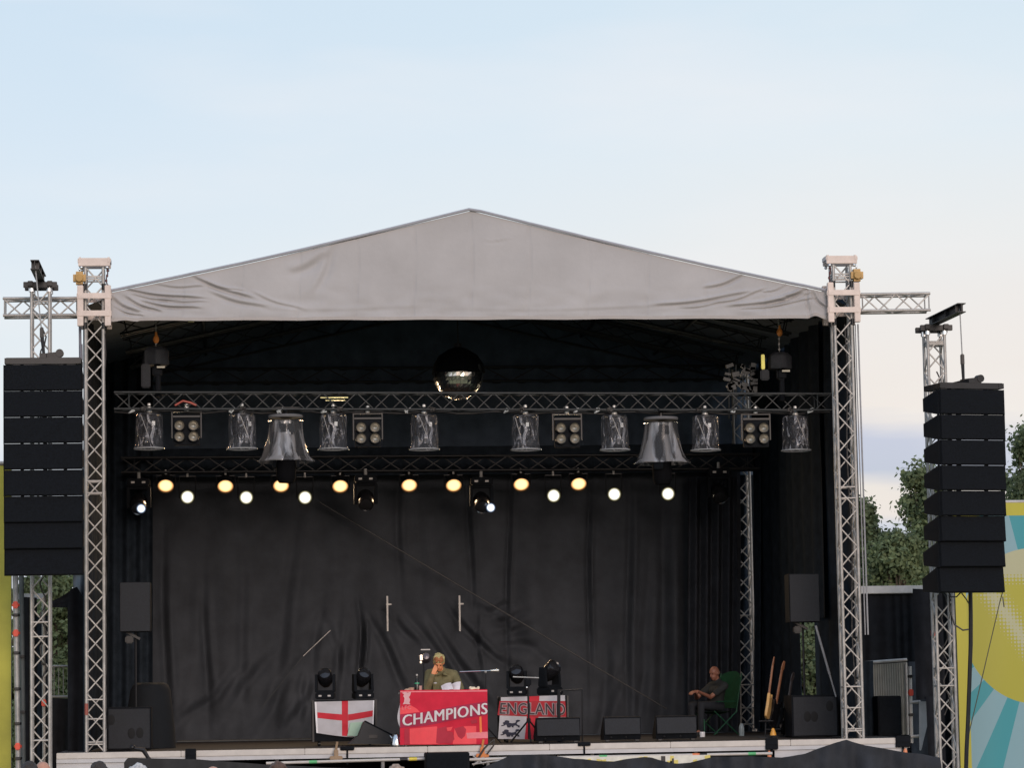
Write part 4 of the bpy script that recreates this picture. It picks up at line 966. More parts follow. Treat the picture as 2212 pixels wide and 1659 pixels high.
lettering('lettering', ff, 'CHAMPIONS', 0.03, 0.655, 0.995, 0.435, 0.205, pmat('white print', (0.66, 0.62, 0.63), 0.8), fl, 0.017, 0.0, heavy=0.0045)
lettering('lettering', ff, 'LFC', 0.02, 0.345, 0.125, 0.335, 0.07, SALMON, fl, 0.012, 0.012)
bird = [(0.02, 0.03), (0.06, 0.015), (0.085, 0.03), (0.125, 0.012), (0.115, 0.08), (0.10, 0.11), (0.115, 0.16), (0.105, 0.215), (0.118, 0.245), (0.085, 0.245), (0.088, 0.20), (0.07, 0.165), (0.055, 0.195), (0.058, 0.24), (0.03, 0.245), (0.045, 0.20), (0.05, 0.13), (0.035, 0.09), (0.045, 0.06)]
decal('crest', ff, [bird], PINK, fl, 0.0065, 0.03)
decal('hem', ff, [[(0, 0.0), (1, 0.0), (1, 0.022), (0, 0.022)]], SALMON, fl, 0.004)
# things on the table
b = MB(); q = P(901, 1490, TY+0.18); q.z = zt+0.008
bt = root('bottle', 'dark bottle with a green label on the table beside the person', 'bottle', q)
b.lathe([(0.001, 0), (0.036, 0.002), (0.037, 0.13), (0.030, 0.165), (0.014, 0.20), (0.013, 0.25)], c=q, n=18); b.build('glass', pmat('dark glass', (0.02, 0.018, 0.015), 0.12), bt, True)
MB().lathe([(0.0385, 0.115), (0.0385, 0.135)], c=q, n=18).build('label_band', pmat('green label', (0.05, 0.38, 0.20), 0.5), bt, True)
MB().lathe([(0.001, 0.27), (0.016, 0.268), (0.016, 0.245)], c=q, n=12).build('cap', pmat('pale cap', (0.55, 0.52, 0.48), 0.5), bt, True)
def cup(u, Y, lab, col, h=0.09, r=0.036):
    q = P(u, 1490, Y); q.z = zt+0.008; t = root('cup', lab, 'cup', q)
    MB().lathe([(0.001, 0), (r*0.8, 0.001), (r, h), (r*0.94, h), (r*0.74, 0.01)], c=q, n=16).build('wall', pmat('cup '+lab[:12], col, 0.4), t, True)
    MB().tube(q+Vector((0, 0, h*0.8)), q+Vector((0, 0, h*0.8+0.004)), r*0.9, r*0.9, 14).build('drink', pmat('drink', (0.08, 0.04, 0.02), 0.2), t)
cup(889, TY+0.12, 'low tan cup on the table corner above the pale crest', (0.45, 0.30, 0.22), 0.06, 0.045)
cup(908, TY+0.13, 'pinkish cup beside the dark bottle', (0.50, 0.30, 0.26), 0.085, 0.028)
q = P(880, 1490, TY+0.1); q.z = zt+0.03; b = MB(); b.ball(q, (0.05, 0.04, 0.022), 8); b.ball(q+Vector((0.03, 0.02, 0.01)), (0.03, 0.03, 0.02), 6)
tag(b.build('food_wrap', pmat('tan paper', (0.42, 0.28, 0.20), 0.7), None, True, origin=q), 'crumpled tan wrapper at the very corner of the table', 'wrapper')
q = P(1025, 1490, TY+0.14); q.z = zt+0.02; b = MB(); random.seed(4)
for k in range(16): b.ball(q+Vector((random.uniform(-.075, .075), random.uniform(-.03, .03), random.uniform(-0.005, .03))), random.uniform(.015, .03), 4)
tag(b.build('tissue', pmat('cream tissue', (0.80, 0.68, 0.50), 0.8), None, origin=q, remesh=0.008), 'crumpled cream tissue on the table end below the boom', 'tissue')
for k, (u, v, tl_, yw, lab) in enumerate(((966, 1488, 0.55, 0.15, 'white sheet of paper lying tilted under the hand'), (984, 1486, 0.8, -0.2, 'pinkish sheet of paper leaning beside the tilted white sheet'))):
    q = P(u, v, TY+0.2+0.05*k); b = MB(); m = Matrix.Translation((q.x, q.y, zt+0.055)) @ RZ(yw) @ RX(tl_) @ RY(-0.35)
    b.grid(lambda a, c: m @ Vector((0.17*(a-0.5), 0.20*(c-0.5), 0.02*math.sin(a*3))), 8, 8)
    tag(b.build('paper', pmat('paper sheet %d' % k, (0.78, 0.70, 0.72), 0.7), None, True, origin=q), lab, 'paper')
q = P(856, 1608, TY+0.1); q.z = DECK
kt = root('kettle', 'small steel kettle on the stage floor beside the red flag', 'kettle', q)
MB().lathe([(0.001, 0), (0.085, 0.002), (0.088, 0.03), (0.07, 0.15), (0.05, 0.185), (0.001, 0.195)], c=q, n=22).build('pot', CHROME, kt, True)
b = MB(); b.ball(q+Vector((0, 0, 0.21)), 0.016, 6); b.build('lid_knob', BLKMET, kt, True)
b = MB(); b.path([q+Vector((0.08, 0, 0.15)), q+Vector((0.13, 0, 0.14)), q+Vector((0.13, 0, 0.06)), q+Vector((0.085, 0, 0.04))], 0.011); b.build('handle', BLKMET, kt, True)
MB().tube(q+Vector((-0.06, 0, 0.12)), q+Vector((-0.10, 0, 0.17)), 0.018, 0.01).build('spout', CHROME, kt, True)

# --- the person at the table
PY = 0.72
h_ = P(948, 1433, PY-0.12); nk = P(953, 1449, PY); shR = P(927, 1456, PY); shL = P(981, 1458, PY)      # image left is the person's right
elR = P(923, 1488, PY-0.34); wrR = P(935, 1457, PY-0.42); elL = P(995, 1489, PY-0.12); wrL = P(975, 1491, PY-0.42)
zs = DECK+0.47
pel = Vector((nk.x+0.0, PY+0.1, zs)); chs = nk.lerp(pel, 0.32)+Vector((0, -0.02, 0))
mats1 = dict(skin=pmat('amber-lit skin', (0.74, 0.29, 0.13), 0.5, 0, 0.08, 20), eye=EYE_M, top=pmat('olive jacket', (0.165, 0.145, 0.075), 0.85, 0, 0.25, 9, 0.3, 40, 0.2), legs=pmat('dark trousers', (0.03, 0.03, 0.04), 0.8), shoe=SHOE,  # amber stage light is put into this skin colour
             hair=pmat('olive blond hair', (0.46, 0.38, 0.17), 0.8, 0, 0.3, 40), fringe=pmat('ginger fringe', (0.34, 0.13, 0.05), 0.7, 0, 0.3, 40))
J1 = dict(base=(pel.x, pel.y, DECK), head=h_, look=(-0.10, -1, -0.62), neck=nk+Vector((0, 0, -0.02)), chest=chs, pelvis=pel, shR=shR, shL=shL, elR=elR, elL=elL, wrR=wrR, wrL=wrL,
          hipR=pel+Vector((-0.10, -0.03, -0.02)), hipL=pel+Vector((0.10, -0.03, -0.02)), knR=pel+Vector((-0.13, -0.44, 0.03)), knL=pel+Vector((0.13, -0.44, 0.03)), anR=pel+Vector((-0.13, -0.38, -0.38)), anL=pel+Vector((0.13, -0.38, -0.38)),
          hdR=(P(947, 1431, PY-0.34)-wrR), hnR=(0.35, -0.9, 0.15), curlR=0.45, hdL=(-0.6, -0.75, 0.05), hnL=(0, -0.1, 1), curlL=0.5)
person('person in an olive jacket sitting at the table with a hand over the face', J1, (-0.05, -1, 0), dict(name='jacket', sleeve=0.86, creases=9, pockets=True), mats1, 0.010, 'cap', True)
st = root('stool', 'plain black stool under the person in the olive jacket', 'stool', (pel.x, pel.y+0.02, DECK))
MB().tube((pel.x, pel.y+0.02, zs-0.13), (pel.x, pel.y+0.02, zs-0.085), 0.17, 0.17, 20).build('seat', BLKPAINT, st)
for a in range(4): MB().tube((pel.x+0.15*math.cos(a*PI/2+.78), pel.y+0.02+0.15*math.sin(a*PI/2+.78), DECK), (pel.x+0.11*math.cos(a*PI/2+.78), pel.y+0.02+0.11*math.sin(a*PI/2+.78), zs-0.12), 0.014).build('leg', BLKMET, st, True)

# --- microphone and music stands
def tripod(parent, x, y, ztop, mat, foot=0.28, hub=0.28, r=0.012):
    MB().tube((x, y, DECK+0.06), (x, y, ztop), r).build('pole', mat, parent, True)
    for a in (0.5, 2.6, 4.7):
        MB().tube((x, y, DECK+hub), (x+foot*math.cos(a), y+foot*math.sin(a), DECK+0.012), r*0.9).build('leg', mat, parent, True)
    MB().tube((x, y, DECK+hub-0.03), (x, y, DECK+hub+0.03), r*2.0).build('collar', mat, parent, True)
MY = 0.55
m0 = P(1049, 1456, MY); ms_ = root('microphone_stand', 'microphone stand with a bright silver boom reaching out beyond the table end', 'microphone stand', (m0.x, MY, DECK))
tripod(ms_, m0.x, MY, m0.z, BLKMET)
MB().tube(P(993, 1452, MY), P(1064, 1449.5, MY), 0.010).build('boom', CHROME, ms_, True)
b = MB(); b.tube(P(1060, 1449.6, MY), P(1073, 1449, MY), 0.016, 0.026, 12); b.ball(P(1075, 1449, MY), 0.028, 8); b.build('microphone', pmat('silver microphone', (0.8, 0.8, 0.75), 0.25, 0.8), ms_, True)
q = P(1049, 1452, MY); MB().ball(q, 0.022, 6).build('clutch', ALU, ms_, True)
L0 = P(915, 1434, 1.15); ls = root('lamp_stand', 'thin stand with a small black clip lamp behind the person at the table', 'lamp stand', (L0.x, 1.15, DECK))
tripod(ls, L0.x, 1.15, L0.z, BLKMET)
b = MB(); c = P(920, 1421, 1.15); b.lathe([(0.001, 0.09), (0.05, 0.08), (0.075, 0.0), (0.085, -0.06), (0.07, -0.055), (0.001, 0.03)], c=c, n=16, rot=RX(PI/2.4)); b.build('lamp_shade', pmat('dusky shade', (0.10, 0.085, 0.095), 0.3, 0.3), ls, True)
b = MB(); b.box(P(910, 1421, 1.10), (0.045, 0.02, 0.09), bev=0.008); b.box(P(909, 1431, 1.10), (0.03, 0.02, 0.04), bev=0.005); b.build('bracket', CHROME, ls)
b = MB(); b.box(P(919, 1404, 1.1), (0.15, 0.03, 0.018)); b.build('top_clip', ALU_D, ls)
S0 = P(1140.5, 1466, 1.25); s2 = root('keyboard_stand', 'black tripod stand with a thin pale bar in front of the lettered flag', 'stand', (S0.x, 1.25, DECK))
tripod(s2, S0.x, 1.25, S0.z, BLKMET, 0.33, 0.37, 0.017)
MB().tube(P(1108, 1463, 1.25), P(1164, 1465, 1.25), 0.010).build('top_bar', pmat('pale bar', (0.5, 0.5, 0.48), 0.35, 0.4), s2, True)
MB().box(P(1140, 1475, 1.25), (0.11, 0.07, 0.13), bev=0.02).build('tilt_block', BLKPAINT, s2)
MB().ball(P(1138, 1486, 1.19), 0.024, 8).build('knob', CHROME, s2, True)
fs = root('frame_stand', 'thin black rectangular frame stand behind the wedge monitor beside the lettered flag', 'stand', P(1232, 1600, 2.6))
for u in (1207, 1258): MB().tube(Vector((P(u, 1590, 1.5).x, 1.5, DECK)), P(u, 1490, 1.5), 0.014 if u > 1230 else 0.028).build('post', BLKMET, fs, True)
MB().tube(P(1207, 1493, 1.5), P(1258, 1490, 1.5), 0.012).build('cross_bar', BLKMET, fs, True)

# --- cases with flags and floor moving lights
def case(lab, u0, u1, vt, Y, dp=0.55):
    x0, x1, z1 = P(u0, vt, Y).x, P(u1, vt, Y).x, P((u0+u1)/2, vt, Y).z
    t = root('flight_case', lab, 'flight case', ((x0+x1)/2, Y+dp/2, DECK))
    MB().box(((x0+x1)/2, Y+dp/2, (DECK+0.07+z1)/2), (x1-x0, dp, z1-DECK-0.07), bev=0.01).build('box', BLKPAINT, t)
    for x in (x0, x1):
        for y in (Y, Y+dp): MB().box((x, y, (DECK+0.07+z1)/2), (0.03, 0.03, z1-DECK-0.06)).build('edging', BLKMET, t)
    for x in (x0+0.1, x1-0.1):
        for y in (Y+0.1, Y+dp-0.1): MB().tube((x-0.02, y, DECK+0.035), (x+0.02, y, DECK+0.035), 0.034, 0.034, 14).build('castor', BLKMET, t, True)
    return x0, x1, z1
case('black flight case under the plain white flag with a red cross', 676, 812, 1513, 2.0)
case('black flight case under the flag lettered ENGLAND', 1082, 1226, 1505, 2.0)
fm = moving_head('floor_moving_light', 'x', 'moving lights standing on the flight cases', False, RAD(-35), GLASS, 0.88)
fpos = [(703, 1513, 'moving light on the far end of the plain cross flag case', -0.1), (784, 1512, 'moving light on the end of the plain cross flag case nearer the table', 0.25), (1117, 1505, 'moving light on the lettered flag case, just past the boom microphone', -0.2), (1188, 1504, 'larger turned moving light on the lettered flag case', 0.7)]
for i, (u, v, lab, rz) in enumerate(fpos):
    q = P(u, v, 2.25)+Vector((0, 0, 0.395*0.88+0.012))
    if i == 0: fm.location = q; fm['label'] = lab; fm.rotation_euler = (0, 0, rz)
    else:
        d = dup(fm, q, lab, (0, 0, rz))
        if i == 3: d.scale = (1.12, 1.12, 1.12); d.location.z += 0.045
GY2 = 1.93
f1 = root('cross_flag', 'plain white flag with a red cross hanging on a flight case', 'flag', P(745, 1516, GY2))
g1 = cloth_surf(((679.6, 1517), (808.5, 1513.5), (806, 1592.5), (683.4, 1584)), GY2, 0.012, 6, 13)
g1b = lambda u, v, off=0.0: g1(u, v, off)-Vector((0, 0, 0.03*v*math.sin(u*PI*0.9)))
b = MB(); b.grid(g1b, 50, 30); b.build('cloth', WHT, f1, True)
FRED = pmat('flag red', (0.56, 0.018, 0.035), 0.75, 0, 0.1, 6)
decal('cross', g1b, [[(0.455, 0.0), (0.56, 0.0), (0.555, 0.98), (0.452, 0.985)], [(0.035, 0.335), (0.455, 0.375), (0.455, 0.55), (0.035, 0.515)], [(0.56, 0.375), (0.985, 0.27), (0.985, 0.43), (0.56, 0.55)]], FRED, f1)
decal('hem', g1b, [[(0, 0), (0.03, 0), (0.03, 1), (0, 1)], [(0.98, 0), (1, 0), (1, 1), (0.98, 1)]], pmat('hem tape', (0.85, 0.83, 0.84), 0.7), f1)
b = MB(); b.prism([P(u, v, 1.88) for u, v in ((757, 1562), (787, 1560), (776, 1591), (750, 1590.5))], (0, 0.006, 0))
m = pmat('mint green', (0.30, 0.46, 0.35), 0.35, 0, 0.05, 5)  # one flat mint tone beside the flag
tag(b.build('green_patch', m, None, origin=P(770, 1590, 1.88)), 'pale green patch between the plain cross flag and the side-on monitor', 'sheet')
f2 = root('lettered_flag', 'white and red flag lettered ENGLAND with dark lions hanging on a flight case', 'flag', P(1150, 1506, GY2))
g2 = cloth_surf(((1082.3, 1507), (1220.4, 1502.6), (1224, 1599), (1076, 1597)), GY2, 0.014, 8, 15)
b = MB(); b.grid(g2, 50, 30); b.build('cloth', WHT, f2, True)
decal('cross', g2, [[(0.43, 0.0), (0.60, 0.0), (0.57, 1.0), (0.385, 1.0)]], FRED, f2)
decal('banner_band', g2, [[(-0.02, 0.09), (0.5, 0.11), (1.0, 0.13), (1.01, 0.49), (0.5, 0.475), (-0.035, 0.43)]], pmat('dull red band', (0.40, 0.02, 0.03), 0.8, 0, 0.15, 6), f2, 0.0065)
lettering('lettering_edge', g2, 'ENGLAND', -0.005, 0.415, 1.0, 0.465, 0.295, pmat('grey outline', (0.36, 0.26, 0.27), 0.8), f2, 0.016, 0.055)
lettering('lettering', g2, 'ENGLAND', 0.0, 0.40, 0.995, 0.45, 0.265, pmat('charcoal print', (0.045, 0.035, 0.04), 0.8), f2, 0.021, 0.0)
def lion(x, y, s):
    p = [(.0, .38), (.05, .28), (.12, .24), (.10, .12), (.20, .04), (.32, .08), (.38, .20), (.36, .36), (.52, .42), (.66, .38), (.74, .28), (.72, .10), (.80, .0), (.92, .02), (.98, .12), (.92, .20), (.88, .12), (.82, .14), (.82, .30), (.78, .48), (.84, .62), (.96, .70), (.94, .84), (1.0, .90), (.86, .92), (.84, .80), (.70, .68), (.66, .64), (.60, .80), (.66, .92), (.52, .92), (.50, .74), (.54, .60), (.40, .58), (.34, .70), (.38, .88), (.44, .94), (.28, .94), (.24, .70), (.20, .58), (.10, .72), (-.04, .78), (-.08, .68), (.06, .60), (.12, .48), (.04, .46)]
    return [(x+s*a, y+s*0.72*c) for a, c in p]
decal('lion', g2, [lion(0.05, 0.545, 0.27), lion(0.05, 0.765, 0.27)], pmat('navy print', (0.03, 0.03, 0.05), 0.8), f2, 0.005, 0.03)

# --- wedge monitors and side fills
def wedge(lab, u0, u1, vt, Y):
    x0, x1 = P(u0, vt, Y).x, P(u1, vt, Y).x; h = P((u0+u1)/2, vt, Y).z-DECK; xc = (x0+x1)/2
    t = root('wedge_monitor', lab, 'stage monitor', (xc, Y, DECK), 'wedge monitors along the stage')
    b = MB(); b.prism([Vector((x0, Y+y, DECK+z)) for y, z in ((0.03, 0.10), (0.0, h), (0.10, h+0.01), (0.50, 0.10), (0.46, 0.02), (0.06, 0.02))], (x1-x0, 0, 0)); b.build('cabinet', BLKPAINT, t)
    b = MB(); b.box((xc, Y-0.002, DECK+0.10+(h-0.11)/2), ((x1-x0)-0.03, 0.02, h-0.13), RX(-0.10)); b.build('back_panel', GRILLE2, t)
    b = MB()
    for s in (-1, 1): b.box((xc+s*(x1-x0)*0.4, Y+0.08, DECK+0.01), (0.06, 0.1, 0.02))
    for s in (-0.3, 0.1): b.ball((xc+s*(x1-x0), Y+0.045, DECK+0.06), 0.02, 6)
    b.build('foot', BLKMET, t)
wedge('grey backed wedge monitor overlapping the lettered flag', 1158, 1253, 1552, 1.1)
wedge('middle grey backed wedge monitor by itself on the stage floor', 1304, 1384, 1550, 1.3)
wedge('grey backed wedge monitor nearest the green chair', 1417, 1505, 1548, 1.3)
q = P(800, 1611, 1.2); t = root('wedge_monitor', 'black wedge monitor turned side-on in front of the plain cross flag', 'stage monitor', (q.x, 1.2, DECK), 'wedge monitors along the stage')
b = MB(); b.prism([Vector((p.x, 1.2, max(p.z, DECK+0.015))) for p in [P(u, v, 1.2) for u, v in ((753, 1608), (775, 1590), (787, 1560), (850, 1592), (849, 1609))]], (0, 0.55, 0)); b.build('cabinet', pmat('dark grey paint', (0.028, 0.028, 0.030), 0.7), t)
b = MB(); b.box(P(806, 1592, 1.195), (0.14, 0.01, 0.055)); b.build('handle', BLKMET, t)
b = MB(); a_, c_ = P(789, 1560.5, 1.22), P(849, 1591, 1.22); b.prism([a_, c_, c_+Vector((0.01, 0, 0.02)), a_+Vector((0.01, 0, 0.02))], (0, 0.5, 0)); b.build('grille', GRILLE, t)
def sidefill(lab_s, lab_t, us, vs, ut, vt, Y, polev, handles):
    x0, x1 = P(us[0], vs[1], Y).x, P(us[1], vs[1], Y).x; z1 = P(us[0], vs[0], Y).z; xc = (x0+x1)/2
    s = root('subwoofer', lab_s, 'subwoofer', (xc, Y, DECK), 'side fill subwoofers')
    MB().box((xc, Y+0.35, (DECK+z1)/2+0.005), (x1-x0, 0.7, z1-DECK-0.01), bev=0.01).build('cabinet', BLKPAINT, s)
    MB().box((xc, Y-0.008, (DECK+z1)/2), (x1-x0-0.05, 0.016, z1-DECK-0.06), bev=0.004).build('grille', GRILLE2, s)
    for hu, hv, hw in handles:
        c = P(hu, hv, Y-0.015); b = MB(); b.ball(c, (0.062, 0.006, 0.088), 10); b.build('handle', pmat('recess shade black', (0.004, 0.004, 0.005), 0.8), s, True)  # flat dark disc stands in for the shade inside the recess
    tx0, tx1, tz0, tz1 = P(ut[0], vt[0], Y).x, P(ut[1], vt[0], Y).x, P(ut[0], vt[1], Y).z, P(ut[0], vt[0], Y).z; tc_ = (tx0+tx1)/2
    t = root('side_fill_speaker', lab_t, 'loudspeaker', (tc_, Y+0.2, z1), 'side fill speakers on poles')
    MB().box((tc_, Y+0.22, (tz0+tz1)/2), (tx1-tx0, 0.42, tz1-tz0), bev=0.01).build('cabinet', BLKPAINT, t)
    MB().box((tc_, Y, (tz0+tz1)/2), (tx1-tx0-0.02, 0.016, tz1-tz0-0.02), bev=0.004).build('grille', GRILLE2, t)
    MB().tube((tc_, Y+0.22, z1), (tc_, Y+0.22, tz0), 0.019).build('pole', BLKMET, t, True)
    b = MB(); b.box((tc_-0.06, Y+0.2, tz0-0.04), (0.3, 0.1, 0.04), RY(0.5)); b.box((tc_-0.10, Y+0.2, tz0-0.12), (0.13, 0.12, 0.12), bev=0.02); b.build('bracket', BLKMET, t)
sidefill('black subwoofer at the foot of the head-on tower', 'grey fronted speaker on a pole beside the head-on tower', (231, 327), (1529, 1616), (258, 325), (1258, 1366), 1.0, 1366, [(284, 1585, 1), (302, 1584, 1), (240, 1556, 1)])
sidefill('wide black subwoofer behind the base of the far tower', 'grey fronted speaker on a pole beside the far tower', (1712, 1812), (1503, 1597), (1704, 1769), (1240, 1345), 1.6, 1345, [(1744, 1549, 1), (1759, 1549, 1), (1792, 1526, 1)])
b = MB(); b.tube(P(1762, 1352, 1.5), P(1792, 1457, 1.5), 0.020); b.tube(P(1792, 1457, 1.5), P(1806, 1506, 1.5), 0.014)
tag(b.build('stand_strut', pmat('pale strut', (0.30, 0.30, 0.31), 0.5), None, True, origin=P(1777, 1400, 1.5)), 'pale slanting strut under the side speaker by the far tower', 'strut')
# covered round shape behind the sub
b = MB(); pr = [(0.001, 1.02), (0.30, 1.02), (0.40, 0.99), (0.46, 0.90), (0.52, 0.6), (0.57, 0.3), (0.59, 0.0)]
q = P(325, 1600, 3.0); q.z = DECK; b.lathe([(r*0.72, z*1.06) for r, z in pr], c=q, n=40, wob=0.03)
tag(b.build('covered_drum', pmat('black cover', (0.004, 0.006, 0.009), 0.9), None, True, origin=q), 'round-shouldered black covered shape standing behind the subwoofer and the head-on tower', 'covered equipment')
# --- camp chair and the seated listener
CY = 5.8
hd = P(1543, 1455, CY-0.05); seat = DECK+0.42
cx = P(1556, 1520, CY).x
F2 = Vector((-0.86, -0.5, 0)).normalized(); S2 = F2.cross(Z3)
pel2 = Vector((cx-0.06, CY+0.1, seat+0.10)); nk2 = hd-Vector((0, 0, 0.17))-F2*0.07; ch2 = nk2.lerp(pel2, 0.35)
w2 = P(1504, 1494, CY-0.52)
J2 = dict(base=(cx, CY, DECK), head=hd, look=(-0.8, -0.6, -0.25), neck=nk2, chest=ch2, pelvis=pel2, shR=nk2+S2*0.19-Vector((0, 0, 0.06)), shL=nk2-S2*0.19-Vector((0, 0, 0.06)),
          elR=pel2+F2*0.27+S2*0.22+Vector((0, 0, 0.15)), elL=pel2+F2*0.30-S2*0.21+Vector((0, 0, 0.16)), wrR=w2+S2*0.03, wrL=w2-S2*0.04,
          hipR=pel2+S2*0.10, hipL=pel2-S2*0.10, knR=pel2+F2*0.45+S2*0.13+Vector((0, 0, 0.02)), knL=pel2+F2*0.45-S2*0.13+Vector((0, 0, 0.02)), anR=pel2+F2*0.42+S2*0.14+Vector((0, 0, -0.44)), anL=pel2+F2*0.48-S2*0.14+Vector((0, 0, -0.44)),
          hdR=F2+Vector((0, 0, -0.1)), hnR=Vector((0, 0, 1))+S2*0.3, curlR=0.9, hdL=F2+Vector((0, 0, -0.1)), hnL=Vector((0, 0, 1))-S2*0.3, curlL=0.9)
mats2 = dict(skin=pmat('dimmed skin', (0.28, 0.115, 0.075), 0.5, 0, 0.1, 20), eye=EYE_M, top=pmat('black tee', (0.022, 0.024, 0.024), 0.85), legs=pmat('black jeans', (0.016, 0.018, 0.024), 0.85), shoe=SHOE, hair=pmat('shaved hair', (0.22, 0.11, 0.08), 0.8))  # skin colour darkened for the low light at the back
person('balding person in dark clothes leaning forward in the green chair, hands together', J2, F2, dict(name='t_shirt', sleeve=0.3), mats2, 0.012, 'bald', True)
GREEN = pmat('green canvas', (0.008, 0.058, 0.026), 0.8, 0, 0.15, 8, 0.2, 60, 0.2); GREENM = pmat('green tube', (0.015, 0.085, 0.04), 0.5)
ch = root('camp_chair', 'green folding camp chair at the back of the stage beside the rear tower', 'chair', (pel2.x, pel2.y, DECK))
sc_ = pel2-Vector((0, 0, 0.12))
b = MB(); b.grid(lambda u, v: sc_+F2*(0.28-0.52*v)+S2*(0.56*(u-0.5))+Vector((0, 0, -0.05*math.sin(u*PI)*math.sin(v*PI)+0.02)), 10, 10); b.build('seat', GREEN, ch, True)
b = MB(); b.grid(lambda u, v: sc_-F2*(0.22+0.14*v)+S2*((0.60)*(u-0.5)*(1-0.15*max(0, v-.8)*5))+Vector((0, 0, 0.08+0.66*v-0.06*(2*u-1)**2*(v > .9)))-F2*0.05*math.sin(u*PI), 14, 12); b.build('backrest', GREEN, ch, True)
for s in (-1, 1):
    a = sc_+S2*0.29*s
    for f0, f1 in ((0.28, -0.26), (-0.24, 0.30)):
        p0 = a+F2*f0+Vector((0, 0, 0.03)); p1 = a+F2*f1; p1.z = DECK+0.01; MB().tube(p0, p1, 0.011).build('leg', GREENM, ch, True)
    p0 = a-F2*0.22+Vector((0, 0, 0)); MB().tube(p0, a-F2*0.37+Vector((0, 0, 0.70)), 0.011).build('back_post', GREENM, ch, True)
    b = MB(); b.box(a+F2*0.02+Vector((0, 0, 0.2)), (0.06, 0.4, 0.015), Matrix(((S2.x, F2.x, 0, 0), (S2.y, F2.y, 0, 0), (0, 0, 1, 0), (0, 0, 0, 1)))); b.build('armrest', GREEN, ch)
MB().tube(P(1521, 1555, CY-0.6), Vector((P(1522, 1584, CY-0.6).x, CY-0.6, DECK)), 0.011).build('leg', GREENM, ch, True)
# --- guitars
def guitar(lab, u0, v0, u1, v1, Y, turn, body_m, neck_m, face_m, trim=None):
    top, bot = P(u0, v0, Y), P(u1, v1, Y); ax = (top-bot); Lg = ax.length; az = ax.normalized()
    s = Lg/1.0
    sx = (RZ(turn) @ Vector((1, 0, 0))); sx = (sx-az*sx.dot(az)).normalized(); nn = sx.cross(az).normalized()
    m = Matrix(((sx.x, nn.x, az.x, bot.x), (sx.y, nn.y, az.y, bot.y), (sx.z, nn.z, az.z, bot.z), (0, 0, 0, 1)))
    t = root('electric_guitar', lab, 'guitar', bot, 'guitars on the stand')
    prof = [(0, .0), (.10, .01), (.165, .06), (.175, .13), (.14, .20), (.115, .26), (.14, .33), (.145, .39), (.11, .40), (.06, .345), (.03, .34), (-.03, .34), (-.06, .35), (-.10, .42), (-.135, .41), (-.14, .34), (-.115, .26), (-.135, .20), (-.17, .13), (-.16, .05), (-.09, .008)]
    b = MB(); b.prism([m @ Vector((x*s, 0, z*s)) for x, z in prof], (m.to_3x3() @ Vector((0, 0.045, 0))))
    bmesh.ops.bevel(b.bm, geom=[e for e in b.bm.edges], offset=0.006, segments=2, affect='EDGES'); b.build('body', body_m, t, True)
    b = MB(); b.prism([m @ Vector((x*s, -0.004, z*s)) for x, z in [(a*0.8, .03+c*0.86) for a, c in prof[3:18]]], m.to_3x3() @ Vector((0, 0.006, 0))); b.build('pickguard', face_m, t)
    b = MB(); R3 = m.to_3x3().to_4x4()
    b.box(m @ Vector((0, 0.005, 0.585*s)), (0.05, 0.028, 0.55*s), R3, bev=0.006); b.build('neck', neck_m, t)
    b = MB(); b.prism([m @ Vector((x*s, 0.0, z*s)) for x, z in ((-.025, .855), (.025, .855), (.05, .89), (.045, .99), (.01, 1.0), (-.02, .96), (-.035, .90))], m.to_3x3() @ Vector((0, 0.016, 0))); hs_ = b.build('headstock', neck_m, t)
    for k in range(6): MB().tube(m @ Vector((0.04*s, 0.008, (.88+.017*k)*s)), m @ Vector((0.062*s, 0.008, (.88+.017*k)*s)), 0.005).build('tuning_peg', CHROME, hs_, True)
    b = MB(); b.box(m @ Vector((0, -0.008, 0.10*s)), (0.085, 0.014, 0.03), R3); b.build('bridge', CHROME, t)
    for z in (.17, .27): MB().box(m @ Vector((0, -0.008, z*s)), (0.075, 0.012, 0.022), R3).build('pickup', face_m, t)
    b = MB()
    for k in range(4): b.tube(m @ Vector((-0.014+0.009*k, -0.018, 0.1*s)), m @ Vector((-0.014+0.009*k, -0.012, 0.9*s)), 0.0012, n=4)
    b.build('strings', CHROME, t)
WOOD = pmat('honey wood', (0.60, 0.36, 0.13), 0.35, 0, 0.2, 8, stretch=(1, 1, .2)); NECKW = pmat('brown neck wood', (0.30, 0.13, 0.065), 0.4, 0, 0.2, 8)
GBLK = pmat('black lacquer', (0.008, 0.008, 0.01), 0.12); GPALE = pmat('pale binding', (0.45, 0.43, 0.40), 0.4)
guitar('honey coloured guitar standing edge-on at the front of the stand', 1671, 1419, 1654, 1554, 2.0, 1.22, WOOD, NECKW, GPALE)
guitar('black guitar with a pale edge standing behind the honey coloured one', 1692, 1428, 1667, 1572, 2.25, 0.95, GBLK, NECKW, GPALE)
guitar('shadowed dark guitar half hidden nearest the wide subwoofer', 1712, 1452, 1692, 1588, 2.5, 0.85, GBLK, pmat('dark neck', (0.06, 0.05, 0.05), 0.4), GPALE)
gs = root('guitar_stand', 'black stand holding the three guitars beside the wide subwoofer', 'stand', Vector((P(1672, 1590, 2.25).x, 2.25, DECK)))
